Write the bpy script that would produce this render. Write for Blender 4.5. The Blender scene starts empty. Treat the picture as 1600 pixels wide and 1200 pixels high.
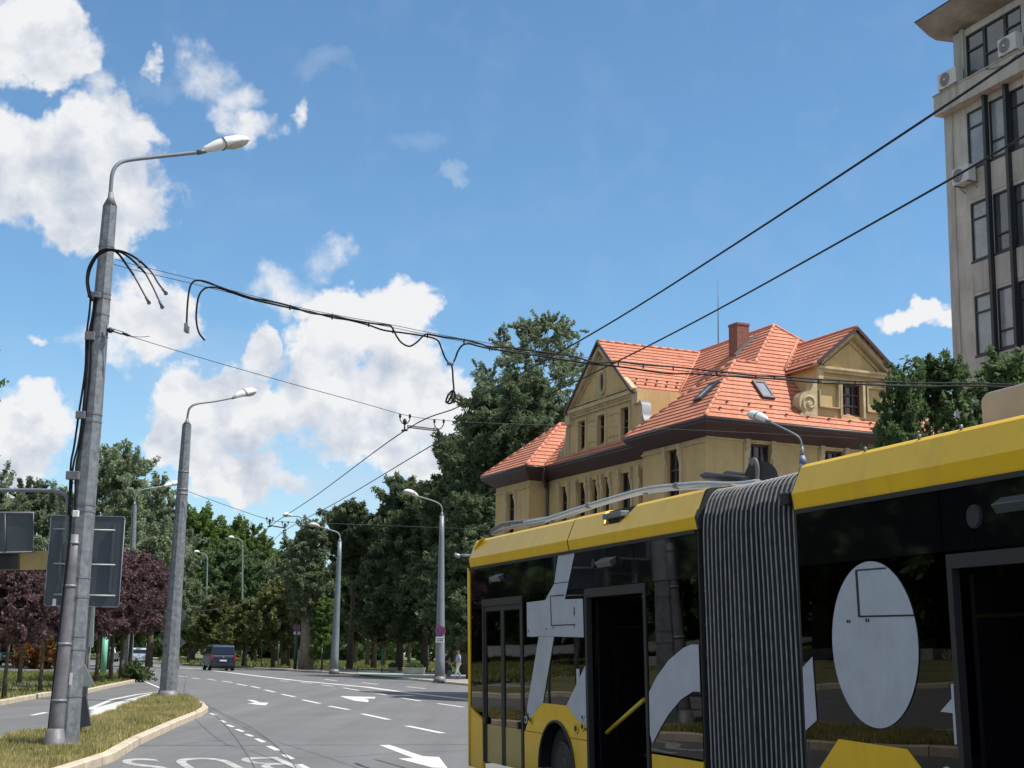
import bpy, math, random
import numpy as np
from mathutils import Vector, Matrix
R = math.radians
D = bpy.data
scene = bpy.context.scene
col = scene.collection
# ------------------------------------------------------------------ camera
FPX, CAMH, PITCH, ROLL = 2219.0, 1.6, math.atan(424/2219.0), 0.021
F = np.array([0, math.cos(PITCH), math.sin(PITCH)])
U0 = np.array([0, -math.sin(PITCH), math.cos(PITCH)])
R0 = np.array([1.0, 0, 0])
RC = math.cos(ROLL)*R0 + math.sin(ROLL)*U0
UC = math.cos(ROLL)*U0 - math.sin(ROLL)*R0
CAM = np.array([0, 0, CAMH])
cd = D.cameras.new('camera'); cam = D.objects.new('camera', cd); col.objects.link(cam)
cd.sensor_width = 36; cd.lens = FPX/1600*36; cd.clip_start = .1; cd.clip_end = 3000
cam.matrix_world = Matrix(((RC[0], UC[0], -F[0], 0), (RC[1], UC[1], -F[1], 0), (RC[2], UC[2], -F[2], CAMH), (0, 0, 0, 1)))
scene.camera = cam
EXPO = 0.6
scene.view_settings.view_transform = 'Standard'; scene.view_settings.look = 'None'
scene.view_settings.exposure = EXPO; scene.view_settings.gamma = 1
scene.view_settings.use_curve_mapping = False
# ------------------------------------------------------------------ measuring helpers
def ray(x, y): return F + (x-800)/FPX*RC - (y-600)/FPX*UC
def G(x, y, z=0.0):
    d = ray(x, y); p = CAM + d*(z-CAMH)/d[2]; return (float(p[0]), float(p[1]))
def at(x, y, Y):
    d = ray(x, y); p = CAM + d*Y/d[1]; return Vector(p)
def hit(x, y, P0, n):
    d = ray(x, y); return CAM + d*((P0-CAM)@n)/(d@n)
# ------------------------------------------------------------------ sun and sky
SUN_EL, SUN_AZ = 60, 102       # azimuth measured clockwise from +Y
sd = Vector((math.sin(R(SUN_AZ))*math.cos(R(SUN_EL)), math.cos(R(SUN_AZ))*math.cos(R(SUN_EL)), math.sin(R(SUN_EL))))
sl = D.lights.new('sun', 'SUN'); sl.energy = 3.9; sl.angle = R(.53); sl.color = (1, .955, .88)
so = D.objects.new('sun', sl); col.objects.link(so); so.rotation_euler = (-sd).to_track_quat('-Z', 'Y').to_euler()
world = D.worlds.new('World'); scene.world = world; world.use_nodes = True
def azel(x, y):
    d = ray(x, y); d = d/np.linalg.norm(d)
    return math.degrees(math.atan2(d[0], d[1])), math.degrees(math.asin(d[2]))
def build_world():
    nt = world.node_tree; N = nt.nodes; L = nt.links
    for n in list(N): N.remove(n)
    out = N.new('ShaderNodeOutputWorld'); bg = N.new('ShaderNodeBackground'); L.new(bg.outputs[0], out.inputs[0])
    sky = N.new('ShaderNodeTexSky'); sky.sky_type = 'NISHITA'; sky.sun_disc = False
    sky.sun_elevation = R(SUN_EL); sky.sun_rotation = R(SUN_AZ); sky.altitude = 100
    sky.air_density = 1.0; sky.dust_density = 0.0; sky.ozone_density = 1.2
    def math_(op, a=None, b=None, c=None, clamp=False):
        m = N.new('ShaderNodeMath'); m.operation = op; m.use_clamp = clamp
        for i, v in enumerate((a, b, c)):
            if v is None: continue
            if isinstance(v, (int, float)): m.inputs[i].default_value = v
            else: L.new(v, m.inputs[i])
        return m.outputs[0]
    def vm(op, a, b=None, c=None):
        m = N.new('ShaderNodeVectorMath'); m.operation = op
        for i, v in enumerate((a, b, c)):
            if v is None: continue
            if isinstance(v, tuple): m.inputs[i].default_value = v
            else: L.new(v, m.inputs[i])
        return m.outputs['Value'] if op in ('DOT_PRODUCT', 'LENGTH') else m.outputs['Vector']
    tc = N.new('ShaderNodeTexCoord'); gen = tc.outputs['Generated']
    sep = N.new('ShaderNodeSeparateXYZ'); L.new(gen, sep.inputs[0])
    az = math_('MULTIPLY', math_('ARCTAN2', sep.outputs[0], sep.outputs[1]), 57.2958)
    el = math_('MULTIPLY', math_('ARCSINE', sep.outputs[2]), 57.2958)
    cmb = N.new('ShaderNodeCombineXYZ'); L.new(az, cmb.inputs[0]); L.new(el, cmb.inputs[1])
    def noise(vec, sc, det, rough, colr=False):
        n = N.new('ShaderNodeTexNoise'); n.inputs['Scale'].default_value = sc; n.inputs['Detail'].default_value = det
        n.inputs['Roughness'].default_value = rough; L.new(vec, n.inputs['Vector'])
        return n.outputs['Color' if colr else 'Fac']
    wcol = noise(gen, 22, 4, .6, True)
    warp = vm('MULTIPLY_ADD', vm('SUBTRACT', wcol, (.5, .5, .5)), (3.4, 3.4, 0), cmb.outputs[0])
    K = 38.7   # pixels per degree
    def field(blobs, src):
        acc = None
        for (x, y, rx, ry, w) in blobs:
            a, e = azel(x, y); ix, iy = K/rx, K/ry
            v = vm('MULTIPLY_ADD', src, (ix, iy, 0), (-a*ix, -e*iy, 0))
            f = math_('MULTIPLY_ADD', vm('DOT_PRODUCT', v, v), -w, w)
            if acc is None: acc = f
            else:
                m = math_('SMOOTH_MAX', acc, f, .25); acc = m
        return acc
    hard = [(62,40,90,50,.9),(95,92,62,40,.8),(10,70,50,46,.8),(70,270,190,92,1.05),(170,200,72,68,.9),(120,330,135,55,1),(0,290,150,100,1),
            (205,290,38,60,.9),(226,88,14,18,.6),(165,140,40,45,.7),
            (320,125,52,58,.42),(372,160,40,40,.38),(402,200,50,24,.7),(472,185,12,30,.42),
            (230,492,85,62,.8),(165,540,60,38,.7),(62,545,22,9,.6),
            (440,455,50,52,.42),(520,402,44,42,.40),
            (560,515,95,62,1.1),(622,492,48,62,1.1),(500,540,62,50,1),(640,575,70,80,1.1),(540,625,135,85,1.1),(402,562,27,36,.8),
            (330,615,80,58,1),(400,650,120,62,1.1),(300,690,68,72,1),(355,735,90,48,1),(430,765,55,24,.7),(590,700,120,42,.9),(690,650,70,70,1),(655,740,50,26,.8),(700,720,60,50,.8),
            (1422,502,52,24,.9),(1455,488,30,26,.9),(1490,500,40,22,.9),(45,680,66,62,1.1),(10,735,80,45,1),(-60,700,110,90,1),(-150,300,130,160,1),(-220,60,120,90,.9)]
    soft = [b for b in hard if b[4] < .75]; hard = [b for b in hard if b[4] >= .75]
    dens0 = field(hard, warp); soft0 = field([b[:4]+(b[4]*1.5,) for b in soft], warp)
    gw = vm('MULTIPLY_ADD', vm('SUBTRACT', wcol, (.5, .5, .5)), (.02, .02, .02), gen)
    n1 = noise(gw, 28, 10, .57); n2 = noise(gw, 95, 6, .62)
    nn = math_('ADD', math_('MULTIPLY', math_('SUBTRACT', n1, .5), 2.6), math_('MULTIPLY', math_('SUBTRACT', n2, .5), .22))
    dens = math_('ADD', dens0, nn)
    # scattered cumulus added outside the view to brighten the ambient light
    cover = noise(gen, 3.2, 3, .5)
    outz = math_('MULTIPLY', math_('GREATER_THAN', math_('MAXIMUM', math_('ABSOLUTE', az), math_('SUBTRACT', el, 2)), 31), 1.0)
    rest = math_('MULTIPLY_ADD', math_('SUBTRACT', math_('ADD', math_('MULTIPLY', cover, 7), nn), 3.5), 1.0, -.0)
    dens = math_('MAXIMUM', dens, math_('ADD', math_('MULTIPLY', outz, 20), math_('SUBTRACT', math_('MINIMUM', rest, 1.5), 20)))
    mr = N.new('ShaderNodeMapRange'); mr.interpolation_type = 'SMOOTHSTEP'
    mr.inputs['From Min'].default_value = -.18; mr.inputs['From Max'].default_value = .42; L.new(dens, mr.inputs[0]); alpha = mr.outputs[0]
    ms_ = N.new('ShaderNodeMapRange'); ms_.interpolation_type = 'SMOOTHSTEP'; ms_.inputs['From Min'].default_value = -.15; ms_.inputs['From Max'].default_value = 1.15
    L.new(math_('ADD', soft0, math_('MULTIPLY', nn, 1.15)), ms_.inputs[0]); alpha = math_('MAXIMUM', alpha, ms_.outputs[0])
    # thin veils
    veil = field([(500,100,62,24,.20),(655,215,50,20,.16),(705,270,40,17,.42),(520,770,220,40,.28),(560,690,220,60,.25),(250,120,60,30,.15),(300,560,120,60,.2)], warp)
    lowhaze = math_('MULTIPLY', math_('SUBTRACT', 13.0, el), .030, clamp=True)
    veil = math_('ADD', math_('MAXIMUM', veil, 0.0), math_('MINIMUM', lowhaze, .42))
    veil = math_('MULTIPLY', math_('ADD', veil, math_('MULTIPLY', math_('SUBTRACT', n1, .5), .28)), 1.0, clamp=True)
    # second sample, displaced to the sun side, gives the billows their relief
    off = vm('ADD', gw, (.010, .0, .018))
    n3 = noise(off, 26, 6, .5)
    relief = math_('MULTIPLY', math_('SUBTRACT', noise(gw, 26, 6, .5), n3), 2.5)
    off2 = vm('ADD', gw, (.003, 0, .005))
    relief2 = math_('MULTIPLY', math_('SUBTRACT', n2, noise(off2, 95, 6, .62)), .45)
    grey = field([(90,330,190,70,.9),(20,345,150,50,.9),(150,250,110,70,.35),(600,630,130,70,.8),(540,690,170,46,.8),(430,600,70,60,.5),(360,770,110,30,.5),(350,660,100,40,.3),(30,720,100,40,.7),(230,520,90,35,.5),(90,110,60,35,.3)], warp)
    g = math_('ADD', math_('MULTIPLY', grey, .32), math_('MULTIPLY', math_('ADD', relief, relief2), -1.0))
    edge = math_('MULTIPLY', dens, .16, clamp=True)
    g = math_('ADD', math_('ADD', g, edge), .10, clamp=True)
    mixc = N.new('ShaderNodeMix'); mixc.data_type = 'RGBA'; L.new(g, mixc.inputs['Factor'])
    q = 2**-EXPO; mixc.inputs['A'].default_value = (.88*q, .89*q, .91*q, 1); mixc.inputs['B'].default_value = (.47*q, .54*q, .66*q, 1)
    skm = vm('MULTIPLY', sky.outputs[0], (SKY_K[0], SKY_K[1], SKY_K[2]))
    m1 = N.new('ShaderNodeMix'); m1.data_type = 'RGBA'; L.new(veil, m1.inputs['Factor']); L.new(skm, m1.inputs['A']); m1.inputs['B'].default_value = (.62*q, .70*q, .82*q, 1)
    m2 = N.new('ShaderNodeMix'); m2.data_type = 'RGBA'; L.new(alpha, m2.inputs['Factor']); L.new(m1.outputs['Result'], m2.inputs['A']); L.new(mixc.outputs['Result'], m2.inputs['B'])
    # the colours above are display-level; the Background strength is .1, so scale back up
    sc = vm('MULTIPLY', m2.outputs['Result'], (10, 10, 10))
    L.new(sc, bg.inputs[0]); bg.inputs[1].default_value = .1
    world.cycles.sampling_method = 'MANUAL'; world.cycles.sample_map_resolution = 512
SKY_K = (.070, .093, .102)
build_world()
# ------------------------------------------------------------------ tags, materials, mesh builder
def tag(o, label=None, cat=None, group=None, kind=None):
    if label: o['label'] = label
    if cat: o['category'] = cat
    if group: o['group'] = group
    if kind: o['kind'] = kind
    return o
def empty(name, loc=(0, 0, 0), label=None, cat=None, group=None):
    o = D.objects.new(name, None); col.objects.link(o); o.location = loc; o.empty_display_size = .2
    return tag(o, label, cat, group)
CH = {}
def copy_tree(o, parent=None):
    c = o.copy(); col.objects.link(c); c.parent = parent
    for ch in CH.get(o.name, []):
        cc = copy_tree(ch, c); CH.setdefault(c.name, []).append(cc)
    return c
def mat(name, c, rough=.6, metal=0., var=0., vs=3., bump=0., bs=20., spec=.5, c2=None, detail=5, coat=0., coord='Object', dirt=None):
    m = D.materials.new(name); m.use_nodes = True; nt = m.node_tree; N = nt.nodes; L = nt.links
    b = N['Principled BSDF']; b.inputs['Roughness'].default_value = rough; b.inputs['Metallic'].default_value = metal
    b.inputs['Specular IOR Level'].default_value = spec; b.inputs['Coat Weight'].default_value = coat; b.inputs['Coat Roughness'].default_value = .05
    b.inputs['Base Color'].default_value = (*c, 1)
    if var or c2 or bump:
        tc = N.new('ShaderNodeTexCoord'); 
    if var or c2:
        n = N.new('ShaderNodeTexNoise'); n.inputs['Scale'].default_value = vs; n.inputs['Detail'].default_value = detail; n.inputs['Roughness'].default_value = .62
        L.new(tc.outputs[coord], n.inputs['Vector'])
        rp = N.new('ShaderNodeValToRGB'); L.new(n.outputs['Fac'], rp.inputs[0])
        a = tuple(max(0, v*(1-var)) for v in c); d2 = c2 if c2 else tuple(v*(1+var) for v in c)
        rp.color_ramp.elements[0].position = .32; rp.color_ramp.elements[1].position = .68
        rp.color_ramp.elements[0].color = (*a, 1); rp.color_ramp.elements[1].color = (*d2, 1)
        res = rp.outputs[0]
        n5 = N.new('ShaderNodeTexNoise'); n5.inputs['Scale'].default_value = vs*9; n5.inputs['Detail'].default_value = 3; L.new(tc.outputs[coord], n5.inputs['Vector'])
        mr = N.new('ShaderNodeMapRange'); mr.inputs['To Min'].default_value = 1-var*.6; mr.inputs['To Max'].default_value = 1+var*.6; L.new(n5.outputs['Fac'], mr.inputs[0])
        vmm = N.new('ShaderNodeVectorMath'); vmm.operation = 'SCALE'; L.new(res, vmm.inputs[0]); L.new(mr.outputs[0], vmm.inputs['Scale']); res = vmm.outputs[0]
        L.new(res, b.inputs['Base Color'])
    if bump:
        n2 = N.new('ShaderNodeTexNoise'); n2.inputs['Scale'].default_value = bs; n2.inputs['Detail'].default_value = 6
        L.new(tc.outputs[coord], n2.inputs['Vector'])
        bp = N.new('ShaderNodeBump'); bp.inputs['Strength'].default_value = bump; bp.inputs['Distance'].default_value = .02
        L.new(n2.outputs['Fac'], bp.inputs['Height']); L.new(bp.outputs[0], b.inputs['Normal'])
    return m
def leafmat(name, c, c2, trans=.35, rough=.55):
    m = D.materials.new(name); m.use_nodes = True; nt = m.node_tree; N = nt.nodes; L = nt.links
    b = N['Principled BSDF']; b.inputs['Roughness'].default_value = rough; b.inputs['Specular IOR Level'].default_value = .15
    g = N.new('ShaderNodeNewGeometry'); oi = N.new('ShaderNodeObjectInfo'); tc = N.new('ShaderNodeTexCoord')
    n = N.new('ShaderNodeTexNoise'); n.inputs['Scale'].default_value = .9; n.inputs['Detail'].default_value = 3; L.new(tc.outputs['Object'], n.inputs['Vector'])
    mx = N.new('ShaderNodeMix'); mx.data_type = 'RGBA'; mx.inputs['A'].default_value = (*c, 1); mx.inputs['B'].default_value = (*c2, 1)
    a = N.new('ShaderNodeMath'); a.operation = 'MULTIPLY_ADD'; L.new(g.outputs['Random Per Island'], a.inputs[0]); a.inputs[1].default_value = .6; 
    s = N.new('ShaderNodeMath'); s.operation = 'MULTIPLY_ADD'; L.new(n.outputs['Fac'], s.inputs[0]); s.inputs[1].default_value = 1.3; s.inputs[2].default_value = -.45
    L.new(s.outputs[0], a.inputs[2]); a.use_clamp = True; L.new(a.outputs[0], mx.inputs['Factor'])
    h = N.new('ShaderNodeHueSaturation'); v = N.new('ShaderNodeMapRange'); v.inputs['To Min'].default_value = .8; v.inputs['To Max'].default_value = 1.2
    L.new(oi.outputs['Random'], v.inputs[0]); L.new(v.outputs[0], h.inputs['Value']); L.new(mx.outputs['Result'], h.inputs['Color'])
    L.new(h.outputs[0], b.inputs['Base Color'])
    t = N.new('ShaderNodeBsdfTranslucent'); L.new(h.outputs[0], t.inputs[0])
    ms = N.new('ShaderNodeMixShader'); ms.inputs[0].default_value = trans; L.new(b.outputs[0], ms.inputs[1]); L.new(t.outputs[0], ms.inputs[2])
    L.new(ms.outputs[0], N['Material Output'].inputs[0])
    return m
class MB:
    def __init__(s): s.v = []; s.f = []; s.uv = None; s.sm = []
    def add(s, vs, fs, smooth=False):
        o = len(s.v); s.v += [tuple(map(float, p)) for p in vs]; s.f += [tuple(i+o for i in f) for f in fs]; s.sm += [smooth]*len(fs); return s
    def box(s, x0, x1, y0, y1, z0, z1, T=None):
        vs = [(x, y, z) for x in (x0, x1) for y in (y0, y1) for z in (z0, z1)]
        if T: vs = [T(*p) for p in vs]
        return s.add(vs, [(0,1,3,2),(4,6,7,5),(0,4,5,1),(2,3,7,6),(0,2,6,4),(1,5,7,3)])
    def bar(s, a, b, w, h, up=(0, 0, 1)):
        a = Vector(a); b = Vector(b); d = (b-a).normalized(); u = Vector(up); sx = d.cross(u)
        if sx.length < 1e-4: sx = d.cross(Vector((1, 0, 0)))
        sx.normalize(); u = sx.cross(d); vs = []
        for p in (a, b):
            for i, j in ((-1,-1),(1,-1),(1,1),(-1,1)): vs.append(p+sx*i*w/2+u*j*h/2)
        return s.add(vs, [(0,3,2,1),(4,5,6,7),(0,1,5,4),(1,2,6,5),(2,3,7,6),(3,0,4,7)])
    def tube(s, pts, r, n=8, smooth=True, caps=True):
        pts = [Vector(p) for p in pts]; k = len(pts)
        rs = list(r) if isinstance(r, (list, tuple)) else [r]*k
        vs = []; ref = None
        for i, p in enumerate(pts):
            d = (pts[min(i+1, k-1)]-pts[max(i-1, 0)])
            if d.length < 1e-9: d = Vector((0, 0, 1))
            d.normalize()
            if ref is None: ref = Vector((0, 0, 1)) if abs(d.z) < .9 else Vector((1, 0, 0))
            a = ref - d*ref.dot(d)
            if a.length < 1e-6: a = d.orthogonal()
            a.normalize(); ref = a; b = d.cross(a)
            for j in range(n):
                t = 2*math.pi*(j+.5)/n; vs.append(p+(a*math.cos(t)+b*math.sin(t))*rs[i])
        fs = [(i*n+j, i*n+(j+1) % n, (i+1)*n+(j+1) % n, (i+1)*n+j) for i in range(k-1) for j in range(n)]
        s.add(vs, fs, smooth)
        if caps:
            o = len(s.v)-len(vs); s.f += [tuple(o+j for j in range(n))[::-1], tuple(o+(k-1)*n+j for j in range(n))]; s.sm += [False]*2
        return s
    def prism(s, poly, f0, f1):
        """poly: 2-D outline, f0/f1 map (a,b) to the two 3-D faces"""
        n = len(poly); vs = [f0(*p) for p in poly]+[f1(*p) for p in poly]
        return s.add(vs, [tuple(range(n))[::-1], tuple(range(n, 2*n))]+[(i, (i+1) % n, n+(i+1) % n, n+i) for i in range(n)])
    def loft(s, secs, smooth=True, caps=True, closed=True):
        n = len(secs[0]); vs = [p for q in secs for p in q]; m = n if closed else n-1
        fs = [(i*n+j, i*n+(j+1) % n, (i+1)*n+(j+1) % n, (i+1)*n+j) for i in range(len(secs)-1) for j in range(m)]
        s.add(vs, fs, smooth)
        if caps and closed:
            o = len(s.v)-len(vs); s.f += [tuple(o+j for j in range(n))[::-1], tuple(o+(len(secs)-1)*n+j for j in range(n))]; s.sm += [False]*2
        return s
    def disc(s, c, ax, r, th, n=24, r2=None):
        c = Vector(c); ax = Vector(ax).normalized(); return s.tube([c-ax*th/2, c+ax*th/2], [r, r if r2 is None else r2], n, smooth=False)
    def build(s, name, m, parent=None, bevel=0, recalc=True):
        me = D.meshes.new(name); me.from_pydata(s.v, [], s.f); me.polygons.foreach_set('use_smooth', s.sm)
        if s.uv:
            ul = me.uv_layers.new(name='UVMap'); flat = [c for f in s.uv for p in f for c in p]; ul.data.foreach_set('uv', flat)
        for mm in (m if isinstance(m, (list, tuple)) else [m]): me.materials.append(mm)
        if recalc:
            import bmesh
            bm = bmesh.new(); bm.from_mesh(me); bmesh.ops.recalc_face_normals(bm, faces=bm.faces); bm.to_mesh(me); bm.free()
        me.update(); o = D.objects.new(name, me); col.objects.link(o)
        if parent is not None:
            o.parent = parent; CH.setdefault(parent.name, []).append(o)
        if bevel:
            b = o.modifiers.new('bevel', 'BEVEL'); b.width = bevel; b.segments = 2; b.limit_method = 'ANGLE'
        return o
def off(mb, loc):
    """shift a builder's verts so that they are local to loc"""
    l = Vector(loc); mb.v = [(p[0]-l.x, p[1]-l.y, p[2]-l.z) for p in mb.v]; return mb
def smoothpts(pts, k=6):
    """Catmull-Rom through the points"""
    P = [Vector(p) for p in pts]; P = [P[0]*2-P[1]]+P+[P[-1]*2-P[-2]]; out = []
    for i in range(1, len(P)-2):
        for j in range(k):
            t = j/k; a, b, c, d = P[i-1:i+3]
            out.append(.5*((2*b)+(c-a)*t+(2*a-5*b+4*c-d)*t*t+(3*b-a-3*c+d)*t**3))
    out.append(P[-2]); return out
M = {}
M['galv'] = mat('galvanised steel', (.19, .205, .22), .55, .3, .34, 8, .3, 60)
M['galv_dark'] = mat('weathered steel pipe', (.17, .165, .175), .55, .2, .22, 6, .2, 50)
M['polepaint'] = mat('painted steel pole', (.20, .225, .25), .5, .2, .12, 3)
M['lampwhite'] = mat('lamp housing', (.72, .72, .70), .4, 0, .12, 8)
M['lampglass'] = mat('lamp bowl', (.42, .40, .34), .15, 0, .15, 10)
M['rubber'] = mat('black cable rubber', (.009, .009, .010), .6, 0, .2, 8, spec=.2)
M['wire'] = mat('dark wire', (.015, .017, .02), .6, .0, spec=.2)
M['steelwire'] = mat('grey steel wire', (.06, .065, .07), .6, .0, spec=.2)
M['signback'] = mat('grey sign back', (.075, .085, .10), .5, .3, .12, 2)
M['signgrey'] = mat('light sign back', (.30, .33, .34), .5, .3, .1, 3)
M['black'] = mat('black plastic', (.012, .012, .013), .5)
M['white'] = mat('white paint', (.75, .75, .73), .5, 0, .06, 5)
M['kerb'] = mat('pale kerb stone', (.42, .35, .255), .85, 0, .18, 5, .4, 40)
M['concrete'] = mat('street concrete', (.30, .28, .25), .85, 0, .2, 2, .4, 30)
# ------------------------------------------------------------------ ground
def asphalt():
    m = D.materials.new('asphalt'); m.use_nodes = True; nt = m.node_tree; N = nt.nodes; L = nt.links; b = N['Principled BSDF']
    b.inputs['Roughness'].default_value = .8; b.inputs['Specular IOR Level'].default_value = .35
    tc = N.new('ShaderNodeTexCoord')
    def noise(sc, det, rough=.6, scale=None):
        n = N.new('ShaderNodeTexNoise'); n.inputs['Scale'].default_value = sc; n.inputs['Detail'].default_value = det; n.inputs['Roughness'].default_value = rough
        mp = N.new('ShaderNodeMapping'); L.new(tc.outputs['Object'], mp.inputs[0]); mp.inputs['Rotation'].default_value = (0, 0, R(-19))
        if scale: mp.inputs['Scale'].default_value = scale
        L.new(mp.outputs[0], n.inputs['Vector']); return n.outputs['Fac']
    a = noise(.35, 5); c = noise(60, 3); st = noise(1.0, 4, .6, (1.3, .04, 1))
    def ramp(f, p0, c0, p1, c1):
        r = N.new('ShaderNodeValToRGB'); L.new(f, r.inputs[0]); r.color_ramp.elements[0].position = p0; r.color_ramp.elements[1].position = p1
        r.color_ramp.elements[0].color = (*c0, 1); r.color_ramp.elements[1].color = (*c1, 1); return r.outputs[0]
    base = ramp(a, .3, (.128, .129, .132), .7, (.158, .157, .158))
    def mul(x, y):
        m_ = N.new('ShaderNodeMix'); m_.data_type = 'RGBA'; m_.blend_type = 'MULTIPLY'; m_.inputs['Factor'].default_value = 1; L.new(x, m_.inputs['A']); L.new(y, m_.inputs['B']); return m_.outputs['Result']
    r = mul(base, ramp(c, .25, (.72,)*3, .75, (1.28,)*3)); r = mul(r, ramp(st, .35, (.88,)*3, .65, (1.1,)*3))
    oil = noise(.9, 7, .75, (1.6, .5, 1)); r = mul(r, ramp(oil, .60, (1, 1, 1), .74, (.80,)*3)); crk = noise(3.5, 9, .8)
    r = mul(r, ramp(crk, .30, (.86,)*3, .42, (1, 1, 1)))
    L.new(r, b.inputs['Base Color'])
    bp = N.new('ShaderNodeBump'); bp.inputs['Strength'].default_value = .35; bp.inputs['Distance'].default_value = .01; L.new(c, bp.inputs['Height']); L.new(bp.outputs[0], b.inputs['Normal'])
    return m
M['asphalt'] = asphalt()
M['soil'] = mat('park soil', (.10, .085, .05), .95, 0, .3, .3, .4, 8, c2=(.09, .13, .035))
M['lawn'] = mat('lawn', (.13, .12, .05), .95, 0, .35, .8, .5, 12, c2=(.20, .19, .075))
M['pave'] = mat('pavement slabs', (.25, .235, .22), .9, 0, .14, .6, .2, 20)
M['bikepath'] = mat('pale green cycle path', (.27, .33, .29), .85, 0, .1, .7)
M['tar'] = mat('tar seam', (.085, .085, .086), .7)
def worn():
    m = mat('worn road paint', (.62, .62, .59), .7); nt = m.node_tree; N = nt.nodes; L = nt.links; b = N['Principled BSDF']
    tc = N.new('ShaderNodeTexCoord'); n = N.new('ShaderNodeTexNoise'); n.inputs['Scale'].default_value = 14; n.inputs['Detail'].default_value = 6; n.inputs['Roughness'].default_value = .7
    L.new(tc.outputs['Object'], n.inputs['Vector']); r = N.new('ShaderNodeValToRGB'); L.new(n.outputs['Fac'], r.inputs[0])
    r.color_ramp.elements[0].position = .36; r.color_ramp.elements[1].position = .46; r.color_ramp.elements[0].color = (.24, .24, .24, 1); r.color_ramp.elements[1].color = (.62, .62, .59, 1)
    L.new(r.outputs[0], b.inputs['Base Color']); return m
M['paint'] = worn()
M['faint'] = mat('faded road paint', (.33, .33, .32), .8, 0, .35, 3, c2=(.5, .5, .48))
def sheet(name, pts, z, m, parent=None, kind='structure', loc=None):
    mb = MB(); mb.add([(p[0], p[1], z) for p in pts], [tuple(range(len(pts)))])
    o = mb.build(name, m, parent, recalc=False)
    me = o.data
    if me.polygons[0].normal.z < 0: me.flip_normals()
    if kind: o['kind'] = kind
    return o
# ground sheet with holes avoided: it simply lies below the road
sheet('ground', [(-1500, -600), (1500, -600), (1500, 2500), (-1500, 2500)], -.03, M['soil'])
far_kerb = [G(x, y) for x, y in [(220, 1034.5), (308, 1040), (362, 1042.5), (402, 1045.5), (524, 1053), (620, 1061), (730, 1071.5), (860, 1084), (1000, 1098)]]
fd = Vector((far_kerb[-1][0]-far_kerb[-2][0], far_kerb[-1][1]-far_kerb[-2][1])).normalized()
far_kerb += [(far_kerb[-1][0]+fd.x*t, far_kerb[-1][1]+fd.y*t) for t in (15, 40, 90)]
road = sheet('road', [(-260, 230), (-260, -120), (120, -120)] + far_kerb[::-1] + [(-75, 200)], 0, M['asphalt'])
def raised(name, outer, h, kw, mtop, kname='kerb', closed=True, mk=None, only=None):
    """raised area: kerb stones round the outline (real step) and a top surface inside it"""
    P = [Vector(p) for p in outer]; n = len(P)
    a = sum(P[i].x*P[(i+1) % n].y-P[(i+1) % n].x*P[i].y for i in range(n))
    if a < 0: P = P[::-1]
    inn = []
    for i in range(n):
        e0 = (P[i]-P[i-1]).normalized(); e1 = (P[(i+1) % n]-P[i]).normalized()
        n0 = Vector((-e0.y, e0.x)); n1 = Vector((-e1.y, e1.x)); b = (n0+n1)
        b = b/max(b.length, .01); k = kw/max(b.dot(n1), .35); inn.append(P[i]+b*k)
    mb = MB(); vs = []
    for p in P: vs.append((p.x, p.y, 0.001))
    for p, q in zip(P, inn):
        m_ = p+(q-p)*.1; vs.append((p.x, p.y, h*.88))
    for p, q in zip(P, inn):
        m_ = p+(q-p)*.14; vs.append((m_.x, m_.y, h))
    for q in inn: vs.append((q.x, q.y, h))
    for q in inn: vs.append((q.x, q.y, h-.08))
    fs = []
    for r_ in range(4):
        for i in range(n): fs.append((r_*n+i, r_*n+(i+1) % n, (r_+1)*n+(i+1) % n, (r_+1)*n+i))
    mb.add(vs, fs); top = sheet(name, [(q.x, q.y) for q in inn], h-.015, mtop)
    k = mb.build(kname, mk or M['kerb'], top, recalc=False)
    return top, inn
def kerbmat():
    m = D.materials.new('kerb stones'); m.use_nodes = True; nt = m.node_tree; N = nt.nodes; L = nt.links; b = N['Principled BSDF']; b.inputs['Roughness'].default_value = .9
    tc = N.new('ShaderNodeTexCoord'); mp = N.new('ShaderNodeMapping'); mp.inputs['Rotation'].default_value = (0, 0, R(20)); L.new(tc.outputs['Object'], mp.inputs[0])
    sp = N.new('ShaderNodeSeparateXYZ'); L.new(mp.outputs[0], sp.inputs[0])
    fr = N.new('ShaderNodeMath'); fr.operation = 'FRACT'; L.new(sp.outputs[1], fr.inputs[0])
    lt = N.new('ShaderNodeMath'); lt.operation = 'GREATER_THAN'; L.new(fr.outputs[0], lt.inputs[0]); lt.inputs[1].default_value = .022
    n = N.new('ShaderNodeTexNoise'); n.inputs['Scale'].default_value = 5; n.inputs['Detail'].default_value = 6; L.new(tc.outputs['Object'], n.inputs['Vector'])
    r = N.new('ShaderNodeValToRGB'); L.new(n.outputs['Fac'], r.inputs[0]); r.color_ramp.elements[0].position = .3; r.color_ramp.elements[1].position = .7
    r.color_ramp.elements[0].color = (.40, .335, .245, 1); r.color_ramp.elements[1].color = (.56, .48, .37, 1)
    mx = N.new('ShaderNodeMix'); mx.data_type = 'RGBA'; mx.inputs['A'].default_value = (.12, .10, .08, 1); L.new(lt.outputs[0], mx.inputs['Factor']); L.new(r.outputs[0], mx.inputs['B'])
    L.new(mx.outputs['Result'], b.inputs['Base Color']); return m
M['kerb'] = kerbmat()
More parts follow.
